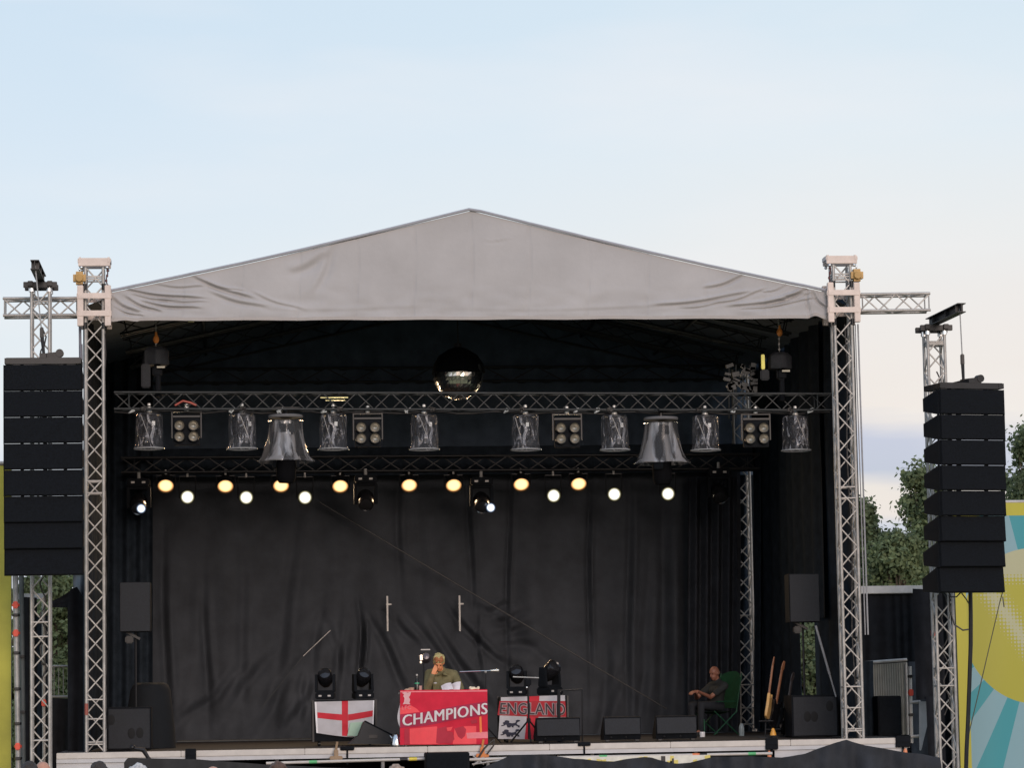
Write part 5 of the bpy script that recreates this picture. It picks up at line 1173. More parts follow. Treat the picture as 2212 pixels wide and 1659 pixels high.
for k in range(3):
    u = (1654, 1668, 1693)[k]; Yk = (2.0, 2.25, 2.5)[k]; zb = P(u, (1556, 1574, 1590)[k], Yk).z
    b = MB(); q = P(u, 1556, Yk); b.tube((q.x-0.12, Yk-0.03, max(zb-0.02, DECK+0.03)), (q.x+0.12, Yk-0.03, max(zb-0.02, DECK+0.03)), 0.012); b.tube((q.x, Yk+0.08, DECK), (q.x+0.03, Yk+0.08, DECK+0.6), 0.013); b.tube((q.x-0.12, Yk+0.05, DECK), (q.x+0.12, Yk+0.05, DECK), 0.012); b.tube((q.x, Yk-0.03, max(zb-0.02, DECK+0.03)), (q.x, Yk+0.08, max(zb-0.02, DECK+0.03)), 0.011)
    b.build('cradle', BLKMET, gs, True)
q = P(1670, 1580, 1.9); b = MB(); b.lathe([(0.001, 0.06), (0.02, 0.055), (0.05, -0.03), (0.055, -0.06), (0.001, -0.06)], c=Vector((q.x, 1.9, DECK+0.10)), n=14); 
tag(b.build('tambourine', pmat('amber plastic', (0.75, 0.36, 0.06), 0.4), None, True, origin=Vector((q.x, 1.9, DECK+0.05))), 'small amber bell-shaped object at the foot of the black guitar', 'object')
for u, v, lab, col in ((1517, 1583, 'small white cup on the floor in front of the green chair', (0.7, 0.7, 0.72)), (1602, 1585, 'clear water bottle on the floor below the rear tower', (0.30, 0.34, 0.34))):
    Y = 4.0 if u < 1550 else 4.3; q = P(u, v, Y); q.z = DECK; b = MB()
    h = 0.07 if u < 1550 else 0.2
    b.lathe([(0.001, 0), (0.045, 0.001), (0.048, h*0.7), (0.03 if h > .1 else 0.05, h), (0.02 if h > .1 else .045, h+0.02)], c=q, n=14)
    tag(b.build('cup' if h < .1 else 'bottle', pmat(lab[:14], col, 0.25), None, True, origin=q), lab, 'cup' if h < .1 else 'bottle')
for k, (u, w_, lab) in enumerate(((750, 0.22, 'small black clamp on the pale stage rail below the plain cross flag'), (412, 0.17, 'black clamp on the pale stage rail near the covered drum shape'), (1262, 0.20, 'flat black clamp on the pale stage rail below the wedge overlapping the flag'), (1667, 0.20, 'square black clamp box on the pale stage rail below the guitars'), (1951, 0.24, 'black clamp box at the very end of the pale stage rail'))):
    q = P(u, 1612, YF-0.05); q.z = DECK-0.01-(0.05 if u in (1667, 1951, 412) else 0); b = MB(); b.box(q, (w_, 0.06, 0.06 if u in (750, 1262) else 0.18), bev=0.01); b.box(q+Vector((0, -0.034, 0.0)), (w_*0.8, 0.01, 0.02)); b.tube(q, q+Vector((0, 0, -0.25)), 0.015)
    tag(b.build('rail_clamp', BLKPAINT, None, origin=q), lab, 'clamp')
    if u in (1667, 1951, 412):
        b = MB(); b.ball(q+Vector((0.02 if u != 1667 else -0.05, -0.05, -0.18)), (0.035, 0.035, 0.075), 8); tag(b.build('ratchet_handle', pmat('dull orange', (0.70, 0.25, 0.12), 0.5), None, True, origin=q-Vector((0, 0, .18))), {1667: 'orange handle under the square clamp box below the guitars', 1951: 'orange handle under the clamp box at the rail end', 412: 'orange handle under the clamp near the covered drum shape'}[u], 'handle')
b = MB(); q = P(310, 1622, YF-0.03); b.tube(q+Vector((-0.14, 0, 0.03)), q+Vector((0.02, 0, 0.0)), 0.03, 0.04); b.ball(q+Vector((-0.17, 0, 0.05)), 0.045, 8); b.tube(q, q+Vector((0.1, 0, -0.16)), 0.04, 0.03)
tag(b.build('rail_spotlight', BLKMET, None, True, origin=q), 'small dark spotlight leaning on the rail in front of the subwoofer at the head-on tower', 'spotlight')
# ------------------------------------------------------------------ around the stage: far side
def drape(lab, top, vb, Y, amp=0.05, freq=9.0, mat=BLKCLOTH, name='black_drape', cat='drape', sag=0.0, push=0.0):
    """cloth hanging from a measured top edge down to vb (or to the ground)"""
    us = [t[0] for t in top]; u0, u1 = us[0], us[-1]
    def tv(u):
        for (a, va), (c, vc) in zip(top, top[1:]):
            if a <= u <= c: return va+(vc-va)*(u-a)/(c-a)
        return top[-1][1]
    zb = 0.0 if vb is None else None
    n = max(20, int((u1-u0)/3))
    b = MB()
    def f(s, t):
        u = u0+(u1-u0)*s; q = P(u, tv(u), Y); e = zb if zb is not None else P(u, vb, Y).z
        z = q.z+(e-q.z)*t
        d = amp*(0.3+0.7*t)*math.sin(u/freq+1.5*math.sin(u/37)+t*0.8)+amp*noise.noise(Vector((u/30, t*3, Y)))
        return Vector((q.x, Y+d-push*t, z))
    b.grid(f, n, 24)
    return tag(b.build(name, mat, None, True, origin=P((u0+u1)/2, tv((u0+u1)/2), Y)), lab, cat)
def pole(lab, u0, v0, u1, v1, Y, r, mat=ALU_D, clips=(), name='scaffold_pole'):
    a, c = P(u0, v0, Y), P(u1, v1, Y); t = root(name, lab, 'scaffold pole', c)
    MB().tube(a, c, r, r, 12).build('tube', mat, t, True)
    for v, m in clips:
        q = a.lerp(c, (v-v0)/(v1-v0)); b = MB(); b.box(q+Vector((0, -r-0.015, 0)), (0.075, 0.06, 0.11 if m is REDCLIP else 0.05), bev=0.012); b.tube(q-Vector((0, 0, .02)), q+Vector((0, 0, .02)), r*1.35)
        b.build('clip', m, t, True)
    return t
# low backstage hut with a pale roof beam, draped black
hut = root('backstage_hut', 'low black-draped hut with a pale roof beam beyond the far tower', 'hut', Vector((P(1940, 1300, 7).x, 7, 0)))
x0, x1 = P(1845, 1280, 7).x, P(2060, 1280, 7).x; zt_ = P(1940, 1267, 7).z
b = MB(); b.box(((x0+x1)/2, 7.0, zt_-0.06), (x1-x0, 0.12, 0.14), bev=0.01); b.build('roof_beam', pmat('pale beam', (0.55, 0.55, 0.56), 0.5, 0.1), hut)
b = MB(); b.box(((x0+x1)/2, 9.0, zt_-0.16), (x1-x0-0.02, 3.9, 0.08)); b.build('roof', BLKCLOTH, hut)
b = MB(); b.grid(lambda u, v: Vector((x0+(x1-x0)*u, 7.04+0.05*math.sin(u*60+math.sin(u*13)*2)*(0.3+v*0.7), (zt_-0.14)*(1-v))), 160, 10); b.build('front_drape', BLKCLOTH, hut, True)
b = MB(); b.grid(lambda u, v: Vector((x0+0.01, 7.05+3.9*u, (zt_-0.14)*(1-v))), 10, 4); b.build('side_drape', BLKCLOTH, hut, True)
# corrugated panel in its frame, black case, pole
FYR = 2.6
cp = root('corrugated_panel', 'grey corrugated metal panel in a frame beside the base of the far tower', 'panel', P(1920, 1600, FYR))
b = MB()
a_, c_ = P(1846, 1434, FYR), P(1958, 1426, FYR)
def corr(u, v):
    q = a_.lerp(c_, u); zb_ = DECK
    return Vector((q.x, FYR+0.03*math.sin(u*2*PI*22), q.z-0.04+(zb_-q.z+0.04)*v))
b.grid(corr, 264, 4); b.build('sheet', pmat('corrugated grey', (0.50, 0.50, 0.47), 0.55, 0.2, 0.15, 4), cp, True)
b = MB(); b.tube(a_+Vector((0, -0.04, 0)), c_+Vector((0, -0.04, 0)), 0.028); b.build('top_rail', ALU_D, cp, True)
for u in (1883, 1957): MB().tube(P(u, 1432, FYR-0.06), Vector((P(u+4, 1590, FYR-0.06).x, FYR-0.06, DECK)), 0.022).build('post', ALU_D, cp, True)
b = MB(); x0, x1 = P(1897, 1550, FYR-0.5).x, P(1948, 1550, FYR-0.5).x; z1 = P(1920, 1504, FYR-0.5).z
b.box(((x0+x1)/2, FYR-0.25, (DECK+z1)/2), (x1-x0, 0.5, z1-DECK), bev=0.012)
c = root('equipment_case', 'tall black equipment case in front of the corrugated panel', 'case', ((x0+x1)/2, FYR-0.25, DECK)); b.build('box', BLKPAINT, c)
b = MB(); b.box(((x0+x1)/2, FYR-0.505, (DECK+z1)/2), (x1-x0-0.05, 0.012, z1-DECK-0.06), bev=0.003); b.build('front', GRILLE, c)
drape('dark shadowed drape between the corrugated panel and the far tower', [(1846, 1430), (1886, 1428)], 1605, FYR-0.12, 0.03, 3, SIDECLOTH)
pole('short pale scaffold pole with a red clip at the end of the stage rail', 1965, 1440, 1969, 1606, 1.5, 0.032, WHITE, ((1462, BLKMET), (1497, REDCLIP), (1545, BLKMET)))
b = MB(); b.prism([P(1985, 1516, 1.3), P(2007, 1516, 1.3), P(2003, 1568, 1.3), P(1990, 1622, 1.3), P(1986, 1622, 1.3)], (0, 0.02, 0))
tag(b.build('pale_tarp', pmat('pale tarp', (0.40, 0.41, 0.42), 0.7), None, origin=P(1995, 1620, 1.3)), 'narrow pale tarp strip tapering down between the rail end and the turned stack mast', 'tarp')
b = MB()
for v in (1518, 1592): b.tube(P(1968, v, 1.4), P(1988, v-1, 1.35), 0.025)
tag(b.build('rail_tube', WHITE, None, True, origin=P(1978, 1550, 1.4)), 'two short white tubes joining the pale pole to the tapering tarp', 'tube')
drape('tall black drape hanging between the corrugated panel and the turned stack mast', [(1972, 1272), (2034, 1276)], 1512, 1.0, 0.06, 6)
drape('black drape narrowing down to the crowd barrier beside the turned stack mast', [(2000, 1505), (2038, 1505)], None, 0.9, 0.05, 5)
drape('black drape hanging behind the end of the stage rail', [(1962, 1430), (2000, 1430)], 1700, 3.2, 0.05, 5, SIDECLOTH)
pole('slim scaffold pole with a red clip beside the turned stack mast', 2011, 1280, 2030, 1700, 0.25, 0.024, ALU, ((1300, BLKMET), (1369, REDCLIP), (1395, BLKMET), (1470, BLKMET), (1550, BLKMET)))
# printed banners
def banner_mat(name, cxp, czp, R_, border, flip=1):
    m = bpy.data.materials.new(name); m.use_nodes = True; t = m.node_tree; bs = t.nodes['Principled BSDF']; bs.inputs['Roughness'].default_value = 0.6
    nn = lambda ty, **k: t.nodes.new(ty)
    def math_(op, a, b_=None, c_=None):
        x = t.nodes.new('ShaderNodeMath'); x.operation = op
        for i, v in enumerate((a, b_, c_)):
            if v is None: continue
            if isinstance(v, (int, float)): x.inputs[i].default_value = v
            else: t.links.new(v, x.inputs[i])
        return x.outputs[0]
    def mix(f, a, b_):
        x = t.nodes.new('ShaderNodeMix'); x.data_type = 'RGBA'; t.links.new(f, x.inputs[0])
        for i, v in ((6, a), (7, b_)):
            if isinstance(v, tuple): x.inputs[i].default_value = (*v, 1)
            else: t.links.new(v, x.inputs[i])
        return x.outputs[2]
    c = nn('ShaderNodeTexCoord'); s = nn('ShaderNodeSeparateXYZ'); t.links.new(c.outputs['Object'], s.inputs[0])
    X, Z = s.outputs['X'], s.outputs['Z']
    dx, dz = math_('SUBTRACT', X, cxp), math_('SUBTRACT', Z, czp)
    ang = math_('ARCTAN2', dx, dz); rad = math_('SQRT', math_('ADD', math_('MULTIPLY', dx, dx), math_('MULTIPLY', dz, dz)))
    saw = math_('FRACT', math_('ADD', math_('MULTIPLY', ang, 1/0.375), 0.13+0.5))
    ray = math_('LESS_THAN', saw, 0.45)
    TEAL, LBLU, LIME, BEIGE, YEL = (0.045, 0.29, 0.34), (0.22, 0.38, 0.44), (0.40, 0.375, 0.045), (0.44, 0.44, 0.28), (0.47, 0.43, 0.045)
    col = mix(ray, LBLU, TEAL)
    # the disc
    wob = math_('ADD', rad, math_('MULTIPLY', math_('SINE', math_('MULTIPLY', ang, 3)), 0.02))
    disc = math_('LESS_THAN', wob, R_)
    # halftone dots
    dots = []
    for ax_ in (X, Z): dots.append(math_('SUBTRACT', math_('FRACT', math_('MULTIPLY', ax_, 16)), 0.5))
    dd = math_('SQRT', math_('ADD', math_('MULTIPLY', dots[0], dots[0]), math_('MULTIPLY', dots[1], dots[1])))
    # diagonal pale band and pale crown of the disc
    band = math_('ABSOLUTE', math_('ADD', math_('MULTIPLY', math_('ADD', dx, 0.42), 0.80), math_('MULTIPLY', dz, 0.55)))
    crown = math_('MULTIPLY', math_('SUBTRACT', R_*0.62, dz), 1.0)
    near = math_('MINIMUM', math_('SUBTRACT', band, 0.10), crown)
    hb = math_('LESS_THAN', math_('ADD', math_('MULTIPLY', near, 2.2), dd), 0.42)
    col = mix(disc, col, mix(hb, LIME, BEIGE))
    brd = math_('MAXIMUM', math_('LESS_THAN', math_('MULTIPLY', X, flip), border[0]), math_('GREATER_THAN', Z, border[1]))
    col = mix(brd, col, YEL)
    t.links.new(col, bs.inputs['Base Color'])
    return m
BYR = 3.0
def banner(lab, u0, u1, vt, Y, mat_f, edge=True):
    a, c = P(u0, vt, Y), P(u1, vt, Y); org = Vector(((a.x+c.x)/2, Y, 0))
    t = root('printed_banner', lab, 'banner', org)
    zt_ = (a.z+c.z)/2
    b = MB(); b.grid(lambda u, v: Vector((a.x+(c.x-a.x)*u, Y+0.03*math.sin(u*14+v*3)+0.015*math.sin(v*9), zt_*(1-v))), 60, 40)
    b.build('print', mat_f(a.x-org.x, c.x-org.x, zt_), t, True)
    b = MB(); b.tube(Vector((a.x-0.05, Y+0.06, zt_+0.02)), Vector((c.x+0.05, Y+0.06, zt_+0.02)), 0.03); b.build('top_tube', WHITE, t, True)
    for k in range(4):
        x = a.x+(c.x-a.x)*(k+0.02)/3.04; MB().tube((x, Y+0.09, 0), (x, Y+0.09, zt_+0.05), 0.024).build('post', ALU_D, t, True)
    b = MB(); b.box(((a.x+c.x)/2, Y+0.02, zt_-0.012), (c.x-a.x, 0.012, 0.03)); b.build('top_hem', pmat('brown hem', (0.10, 0.08, 0.05), 0.6), t)
    return t
cR = P(2243, 1352, BYR)
banner('large printed fence banner with a lime disc and teal rays behind the turned speaker stack', 2058, 2420, 1086, BYR, lambda xa, xc, z: banner_mat('sun ray print', cR.x-(P(2058, 1086, BYR).x+P(2420, 1086, BYR).x)/2, cR.z, 1.33, (xa+0.19, z-0.22)))
cL = P(-190, 1330, 0.8)
banner('yellow fence banner at the very edge beside the head-on speaker stack', -380, 24, 1004, 0.8, lambda xa, xc, z: pmat('lime banner print', (0.38, 0.355, 0.045), 0.6, 0, 0.25, 0.9))
# rope and cable under the turned stack
c = MB(); pts = [P(u, v, -1.0) for u, v in ((2096, 1270), (2097, 1330), (2097, 1390), (2094, 1480), (2091, 1560), (2088, 1620), (2086, 1700))]; c.path(pts, 0.034, 8)
tag(c.build('thick_cable', BLKMET, None, True, origin=pts[0]), 'thick black cable hanging from the turned speaker stack', 'cable')
for lab, pts, r in (('thin black cable loop swinging between the turned stack mast and the thick cable', ((2050, 1270), (2052, 1320), (2062, 1350), (2080, 1362), (2094, 1360)), 0.012), ('short thin black cable under the turned speaker stack', ((2052, 1290), (2066, 1290), (2076, 1280), (2088, 1296), (2096, 1310)), 0.010)):
    c = MB(); pp = [P(u, v, -1.0) for u, v in pts]; c.path(pp, r); tag(c.build('loop_cable', BLKMET, None, True, origin=pp[0]), lab, 'cable')
c = MB(); pp = [P(2167, 1276, -1.6), P(2160, 1300, -1.5), P(2125, 1450, -1.2), P(2092, 1590, -0.8)]; c.path(pp, 0.008); c.path([P(2166, 1290, -1.6), P(2169, 1312, -1.6)], 0.01)
tag(c.build('pull_back_rope', pmat('dark rope', (0.10, 0.10, 0.07), 0.8), None, True, origin=pp[0]), 'thin rope slanting down across the printed banner from the turned speaker stack', 'rope')

# ------------------------------------------------------------------ around the stage: near the head-on stack
pole('grey scaffold pole with red clips along the edge of the yellow banner', 33, 1240, 41, 1750, 0.3, 0.045, ALU_D, ((1308, REDCLIP), (1330, BLKMET), (1369, REDCLIP), (1412, BLKMET), (1490, BLKMET), (1565, BLKMET), (1614, REDCLIP), (1640, BLKMET)))
pole('dark scaffold pole close behind the grey one at the yellow banner', 46, 1240, 52, 1750, 0.9, 0.04, pmat('weathered pole', (0.10, 0.11, 0.11), 0.6), ((1420, BLKMET), (1540, BLKMET)))
pole('white-footed scaffold pole seen through the head-on stack mast', 94, 1290, 96, 1740, 2.5, 0.03, ALU_D, ((1435, BLKMET), (1520, REDCLIP)))
drape('black drape hanging beside the scaffold poles behind the head-on stack mast', [(52, 1290), (80, 1292)], None, 3.2, 0.05, 4)
drape('black drape filling the middle of the head-on stack mast', [(76, 1330), (112, 1330)], None, 3.6, 0.04, 4, SIDECLOTH)
drape('black drape bulging beside the base of the head-on tower', [(146, 1296), (152, 1274), (166, 1268), (186, 1300)], None, 1.6, 0.06, 5)
drape('low black drape at the foot of the gap onto the trees', [(108, 1508), (150, 1510)], None, 2.4, 0.05, 4)
drape('slack strip of black cloth stretched above the gap onto the trees', [(108, 1300), (128, 1292), (150, 1278), (168, 1270)], 1313, 1.7, 0.02, 5)
b = MB(); b.box(P(64, 1289, 6.0), (0.55, 0.06, 0.10)); tag(b.build('pale_beam', pmat('pale beam two', (0.5, 0.5, 0.52), 0.5), None, origin=P(64, 1289, 6.0)), 'short pale roof beam above the black drape behind the head-on stack mast', 'beam')
b = MB(); b.tube(P(112, 1440, 3.0), P(152, 1440, 3.0), 0.02); b.tube(P(112, 1506, 3.0), P(152, 1506, 3.0), 0.022)
for u in (117, 127, 137, 147): b.tube(P(u, 1440, 3.0), P(u, 1506, 3.0), 0.008)
tag(b.build('handrail', ALU_D, None, True, origin=P(132, 1506, 3.0)), 'thin grey handrail crossing the narrow gap onto the trees beside the head-on tower', 'railing')
drape('grey plastic sheet bunched above the bulging black drape', [(158, 1240), (184, 1238)], 1305, 1.9, 0.04, 4, pmat('grey plastic', (0.20, 0.23, 0.27), 0.4), 'plastic_sheet', 'sheet')

# ------------------------------------------------------------------ crowd barrier and things under the stage edge
QY = -1.5
top = [(0, 250), (100, 262), (200, 266), (280, 250), (400, 236), (450, 240), (520, 262), (600, 279), (700, 273), (800, 247), (850, 236), (1100, 231), (1300, 240), (1450, 215), (1600, 160), (1690, 130), (1720, 122), (1760, 134), (1850, 160), (1980, 182), (2100, 205), (2212, 216), (2330, 240)]
top = [(1036, 1662), (1060, 1652), (1104, 1632), (1165, 1631), (1200, 1634), (1240, 1640)]+[((1900+x/2.011)/1.508, (2350+y/2.011)/1.508) for x, y in top]
top = [t for i, t in enumerate(top) if i == 0 or t[0] > top[i-1][0]]
drape('black cover hung over the crowd barrier, rising to a peak before the far tower', top, None, QY, 0.13, 17, pmat('black barrier cover', (0.020, 0.022, 0.028), 0.85, 0, 0.3, 4, 0.3, 30), 'barrier_cover', 'cover', push=0.25)
b = MB(); a_ = P(270, 1637, QY); c_ = P(600, 1656, QY)
drape('black cover sloping over the barrier below the subwoofer at the head-on tower', [(268, 1648), (276, 1638), (422, 1641), (580, 1653), (760, 1661), (980, 1664)], None, QY, 0.04, 11, pmat('black barrier cover two', (0.024, 0.024, 0.026), 0.85, 0, 0.3, 4), 'barrier_cover', 'cover')
def tape_pipe(lab, u0, v0, u1, v1, Y, tapes):
    a, c = P(u0, v0, Y), P(u1, v1, Y); t = root('barrier_pipe', lab, 'pipe', a)
    MB().tube(a, c, 0.024, 0.024, 10).build('tube', WHITE, t, True)
    for k, (u, col) in enumerate(tapes):
        s = (u-u0)/(u1-u0); q = a.lerp(c, s); d = (c-a).normalized()*0.06; MB().tube(q-d, q+d, 0.027, 0.027, 10).build('tape', col, t, True)
TG = pmat('green tape', (0.10, 0.45, 0.18), 0.5); TYL = pmat('yellow tape', (0.75, 0.60, 0.08), 0.5); TR = pmat('orange tape', (0.70, 0.20, 0.08), 0.5)
tape_pipe('white barrier pipe with green and yellow tape below the plain cross flag', 575, 1650, 920, 1640, -1.0, ((676, TG), (892, TYL), (872, BLKMET)))
tape_pipe('white barrier pipe with green and orange tape below the wedge monitors', 1185, 1638, 1668, 1628.5, -1.0, ((1302, TG), (1503, TR), (1518, BLKMET), (1624, TG)))
tape_pipe('white barrier pipe behind the black box below the red flag', 1012, 1642, 1140, 1638, -1.0, ())
b = MB(); b.box(P(965, 1650, -1.1), ((1012-918)/140, 0.5, 0.34), bev=0.012); c = root('black_box', 'black loudspeaker box under the stage edge below the red flag', 'box', P(965, 1659, -1.1)); b.build('box', BLKPAINT, c)
b = MB(); b.box(P(965, 1650, -1.36), ((1012-918)/140-0.06, 0.016, 0.28), bev=0.004); b.build('front', GRILLE, c)
b = MB(); b.tube(P(1022, 1634, -1.0), P(1045, 1652, -1.0), 0.014); b.tube(P(1045, 1637, -1.0), P(1022, 1654, -1.0), 0.014); b.tube(P(1020, 1652, -1.0), P(1110, 1640, -1.05), 0.014)
tag(b.build('cross_brace', ALU, None, True, origin=P(1030, 1645, -1.0)), 'small crossed aluminium braces beside the black box under the red flag', 'brace')
for u, v, lab in ((726, 1634, 'wooden bracket under the stage rail below the plain cross flag'), (1042, 1629, 'orange ratchet under the stage rail at the corner of the red flag')):
    q = P(u, v, -0.45); b = MB(); b.box(q, (0.07, 0.06, 0.20), bev=0.01); b.box(q-Vector((0, 0, 0.03)), (0.2, 0.05, 0.06), bev=0.01); b.tube(q+Vector((0, 0, .1)), q+Vector((0.02, 0, 0.22)), 0.02)
    tag(b.build('rail_bracket', pmat('bracket '+lab[:6], (0.30, 0.20, 0.12) if u < 800 else (0.65, 0.22, 0.06), 0.6), None, origin=q), lab, 'bracket')
c = MB(); pp = [P(u, v, -0.5) for u, v in ((1068, 1598), (1058, 1606), (1046, 1618), (1035, 1636), (1026, 1648))]; c.path(pp, 0.014); c.path([P(u, v, -0.5) for u, v in ((1068, 1598), (1066, 1612), (1052, 1630))], 0.012)
tag(c.build('stage_cable', BLKMET, None, True, origin=pp[0]), 'black cables spilling over the stage rail at the corner of the red flag', 'cable')
GFOLIAGE = pmat('green foliage panel', (0.22, 0.36, 0.20), 0.7, 0, 0.7, 3.5)  # flat panels added in place of foliage seen under the stage
for u0, u1, v0, v1, m, lab in ((748, 828, 1620, 1640, GFOLIAGE, 'green panel added for foliage glimpsed under the stage floor below the plain cross flag'), (842, 905, 1620, 1637, GFOLIAGE, 'smaller green panel added for foliage glimpsed under the stage floor beside the red flag'), (712, 752, 1620, 1640, pmat('navy sheet', (0.02, 0.025, 0.09), 0.6), 'navy sheet under the stage floor behind the wooden bracket'), (1055, 1120, 1615, 1634, LGREY, 'pale sheet under the stage floor below the lettered flag'), (1122, 1200, 1615, 1633, LGREY, 'second pale sheet under the stage floor below the lettered flag')):
    x0, x1, za, zb = P(u0, v0, 0.6).x, P(u1, v0, 0.6).x, P(u0, v0, 0.6).z, P(u0, v1, 0.6).z; b = MB(); b.box(((x0+x1)/2, 0.6, (za+zb)/2-0.03), (x1-x0, 0.02, za-zb))
    tag(b.build('sheet', m, None, origin=((x0+x1)/2, 0.6, zb)), lab, 'sheet')
YP = pmat('yellow white print', (0.72, 0.60, 0.16), 0.6)
b = root('barrier_banner', 'yellow and white printed strip on the barrier below the wedge monitors', 'banner', P(1400, 1659, -1.25))
x0, x1 = P(1180, 1650, -1.25).x, P(1530, 1650, -1.25).x; za = P(1350, 1635, -1.25).z
m_ = MB(); m_.box(((x0+x1)/2, -1.25, za-0.3), (x1-x0, 0.02, 0.6)); m_.build('print', pmat('white print', (0.70, 0.68, 0.60), 0.6), b)
random.seed(9)
for k in range(30):
    x = x0+(x1-x0)*random.random(); m_ = MB(); m_.box((x, -1.264, za-0.05-random.random()*0.16), (random.uniform(.03, .11), 0.006, random.uniform(.05, .13)), RY(random.uniform(-.3, .3))); m_.build('printed_patch', YP, b)
for k in range(10):
    x = x0+(x1-x0)*random.random(); m_ = MB(); m_.box((x, -1.27, za-0.05-random.random()*0.14), (random.uniform(.03, .08), 0.004, random.uniform(.05, .2))); m_.build('dark_patch', BLKMET, b)

# ------------------------------------------------------------------ trees
def leaf_mat(name, col):
    m = pmat(name, col, 0.6, 0, 0.45, 1.6, 0, 60, 0.3); t = m.node_tree; bs = t.nodes['Principled BSDF']; o = t.nodes['Material Output']
    tr = t.nodes.new('ShaderNodeBsdfTranslucent'); mx_ = t.nodes.new('ShaderNodeMixShader'); mx_.inputs[0].default_value = 0.4
    src = bs.inputs['Base Color'].links[0].from_socket; t.links.new(src, tr.inputs[0])
    t.links.new(bs.outputs[0], mx_.inputs[1]); t.links.new(tr.outputs[0], mx_.inputs[2]); t.links.new(mx_.outputs[0], o.inputs[0]); return m
LEAF = [leaf_mat('leaf green', (0.165, 0.205, 0.100)), leaf_mat('darker leaf green', (0.135, 0.172, 0.088))]
BARK = pmat('bark', (0.09, 0.07, 0.05), 0.9, 0, 0.3, 4)
def tree(lab, u, vtop, Y, wid, seed, mat=0, leaves=9000, low=0.22):
    rnd = random.Random(seed); q = P(u, vtop, Y); H = q.z; base = Vector((q.x, Y, 0))
    t = root('leafy_tree', lab, 'tree', base, 'trees behind the stage')
    b = MB(); b.tube(base, base+Vector((0.1, 0, H*0.55)), 0.2, 0.09, 10)
    clumps = []
    for k in range(95):
        a = rnd.uniform(0, 2*PI); z = low+(0.97-low)*rnd.random()**0.85; rr = wid*math.sin(min(1, (1-z)*1.7+0.10)*PI/2)*rnd.uniform(0.15, 1.0)*(1+0.25*math.sin(z*9+seed+a*2))
        c = base+Vector((rr*math.cos(a), rr*math.sin(a)*0.8, H*z)); s = rnd.uniform(0.22, 1.05)*wid*0.27*(1.15-0.45*z)
        clumps.append((c, s)); b.tube(base+Vector((0.1, 0, H*min(0.55, z*0.7))), c, 0.05, 0.015, 6)
    clumps.append((base+Vector((0, 0, H-0.35)), wid*0.16))
    b.build('trunk', BARK, t, True)
    b = MB(); bm = b.bm
    tot = sum(s*s for _, s in clumps)
    for c, s in clumps:
        for _ in range(int(leaves*2.9*s*s/tot)):
            d = Vector((rnd.gauss(0, 1), rnd.gauss(0, 1), rnd.gauss(0, 0.8))).normalized()*s*(rnd.random()**0.8)*(1.6 if rnd.random() < 0.85 else 2.3)
            p = c+d; sz = rnd.uniform(0.04, 0.095); n = (d.normalized()+Vector((rnd.uniform(-1, 1), rnd.uniform(-1, 1), rnd.uniform(-.5, 1)))).normalized()
            x = n.orthogonal().normalized(); x = Matrix.Rotation(rnd.uniform(0, 6.28), 3, n) @ x; y = n.cross(x)
            bm.faces.new([bm.verts.new(p+x*sz), bm.verts.new(p+y*sz*0.6), bm.verts.new(p-x*sz), bm.verts.new(p-y*sz*0.6)])
    me = bpy.data.meshes.new('crown'); 
    for v in bm.verts: v.co -= base
    bm.to_mesh(me); bm.free(); o = bpy.data.objects.new('crown', me); COL.objects.link(o); me.materials.append(LEAF[mat]); o.parent = t
    return t
tree('tall leafy tree rising beside the turned speaker stack', 1998, 1000, 30, 1.75, 1, 0, 13000)
tree('shorter leafy tree close to the outside of the far tower', 1868, 1072, 32, 1.2, 2, 1, 9000)
tree('low bushy tree between the two taller ones above the backstage hut', 1932, 1150, 28, 1.5, 3, 0, 9000)
tree('broad leafy tree beyond the printed banner at the far edge', 2232, 905, 34, 1.7, 4, 1, 11000)
tree('leafy tree seen through the narrow gap behind the side speaker by the far tower', 1752, 1330, 26, 1.5, 5, 1, 7000, 0.1)
tree('leafy tree seen through the gap beside the head-on tower', 128, 1225, 30, 1.5, 6, 0, 9000, 0.05)
tree('leafy tree seen through the head-on stack mast', 70, 1238, 34, 1.4, 7, 1, 7000, 0.05)
# far wood
b = MB(); bm = b.bm; rnd = random.Random(12)
for k in range(16000):
    x = rnd.uniform(-70, 95); h = 3.4+1.3*noise.noise(Vector((x/6, 0, 0)))+0.8*noise.noise(Vector((x/1.7, 3, 0)))
    p = Vector((x, 110+rnd.uniform(-6, 6), h*rnd.random()**0.7)); sz = rnd.uniform(0.25, 0.5); n = Vector((rnd.gauss(0, 1), rnd.gauss(0, 1)-1, rnd.gauss(0, 1)+.6)).normalized(); xx = n.orthogonal().normalized(); y = n.cross(xx)
    bm.faces.new([bm.verts.new(p+xx*sz), bm.verts.new(p+y*sz*.7), bm.verts.new(p-xx*sz), bm.verts.new(p-y*sz*.7)])
o = b.build('far_wood', LEAF[1], None); o['kind'] = 'stuff'; o['label'] = 'far-off line of low woodland behind the stage'; o['category'] = 'woodland'

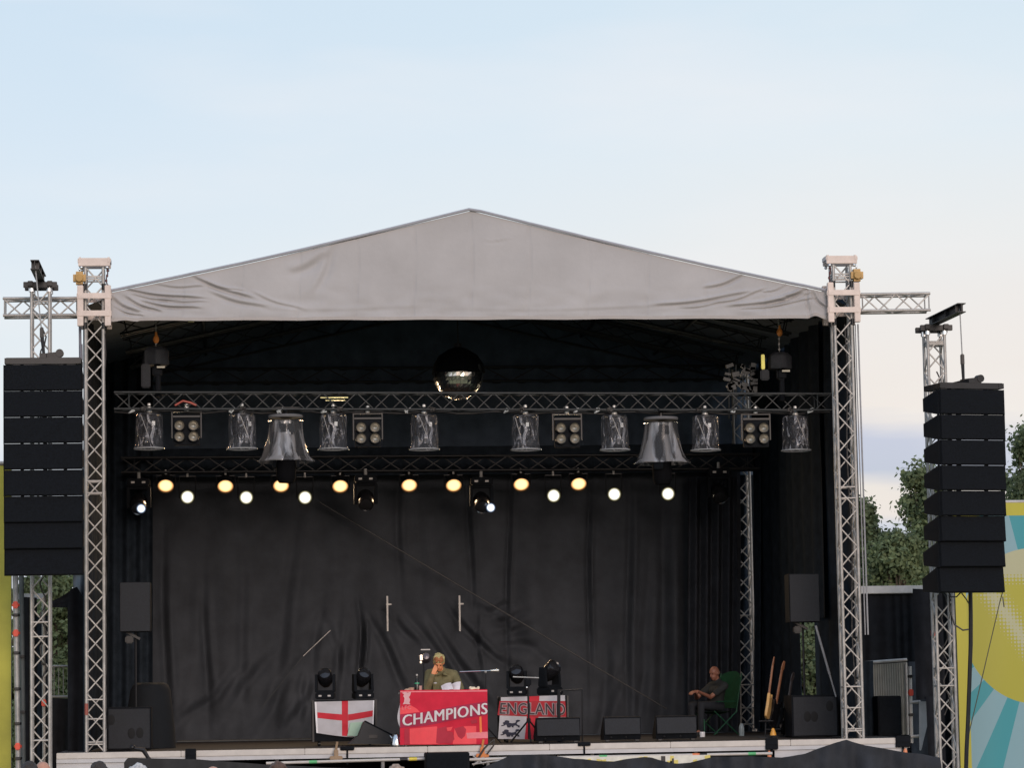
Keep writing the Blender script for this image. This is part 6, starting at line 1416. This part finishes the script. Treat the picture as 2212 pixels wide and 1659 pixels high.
# ------------------------------------------------------------------ heads of the crowd
def crowd(lab, u, v, hcol, hair, seed, Y=-20.0, top=(0.05, 0.05, 0.07), turn=0.0):
    q = P(u, v, Y); hgt = q.z; hd_ = Vector((q.x, Y, hgt-0.135)); f = Vector((math.sin(turn), math.cos(turn), 0)); s = f.cross(Z3)
    nk = hd_-Vector((0, 0, 0.17))-f*0.02; pe = Vector((q.x, Y, max(0.7, hgt-0.83))); ch = nk.lerp(pe, 0.33)
    J = dict(base=(q.x, Y, 0), head=hd_, look=f, neck=nk, chest=ch, pelvis=pe)
    for k, sg in (('R', 1), ('L', -1)):
        J['sh'+k] = nk+s*0.19*sg-Vector((0, 0, 0.06)); J['el'+k] = J['sh'+k]+s*0.04*sg-Vector((0, 0, 0.29)); J['wr'+k] = J['el'+k]+f*0.10-Vector((0, 0, 0.24)); J['hd'+k] = Vector((0, 0, -1))+f*0.2; J['hn'+k] = s*(-sg)
        J['hip'+k] = pe+s*0.1*sg; J['kn'+k] = Vector((q.x, Y, pe.z*0.53))+s*0.11*sg+f*0.03; J['an'+k] = Vector((q.x, Y, 0.09))+s*0.12*sg
    mt = dict(skin=SKIN, eye=EYE_M, top=pmat('crowd top %d' % seed, top, 0.8), legs=pmat('crowd legs %d' % seed, (0.03, 0.035, 0.06), 0.8), shoe=SHOE, hair=pmat('crowd hair %d' % seed, hcol, 0.7, 0, 0.35, 40))
    person(lab, J, f, dict(name='jumper', sleeve=0.95), mt, 0.018, hair)
crowd('dark haired spectator at the bottom edge below the subwoofer at the head-on tower', 214, 1648, (0.035, 0.025, 0.02), 'short', 1)
crowd('grey haired spectator at the bottom edge beside the dark haired one', 300, 1652, (0.45, 0.44, 0.43), 'short', 2, top=(0.2, 0.2, 0.22), turn=0.3)
crowd('dark brown haired spectator at the foot of the head-on stack mast', 64, 1648, (0.03, 0.022, 0.018), 'short', 3)
crowd('balding spectator at the foot of the head-on stack mast', 92, 1643, (0.2, 0.1, 0.07), 'bald', 4, -17.0, turn=-0.4)
crowd('bald spectator at the bottom edge below the black clamp on the rail', 460, 1653, (0.25, 0.14, 0.1), 'bald', 5)
crowd('brown haired spectator at the bottom edge in front of the white taped pipe', 600, 1648, (0.09, 0.05, 0.035), 'short', 6, top=(0.1, 0.04, 0.04))
crowd('fair haired spectator at the bottom edge below the kettle', 856, 1654, (0.30, 0.22, 0.17), 'short', 7)
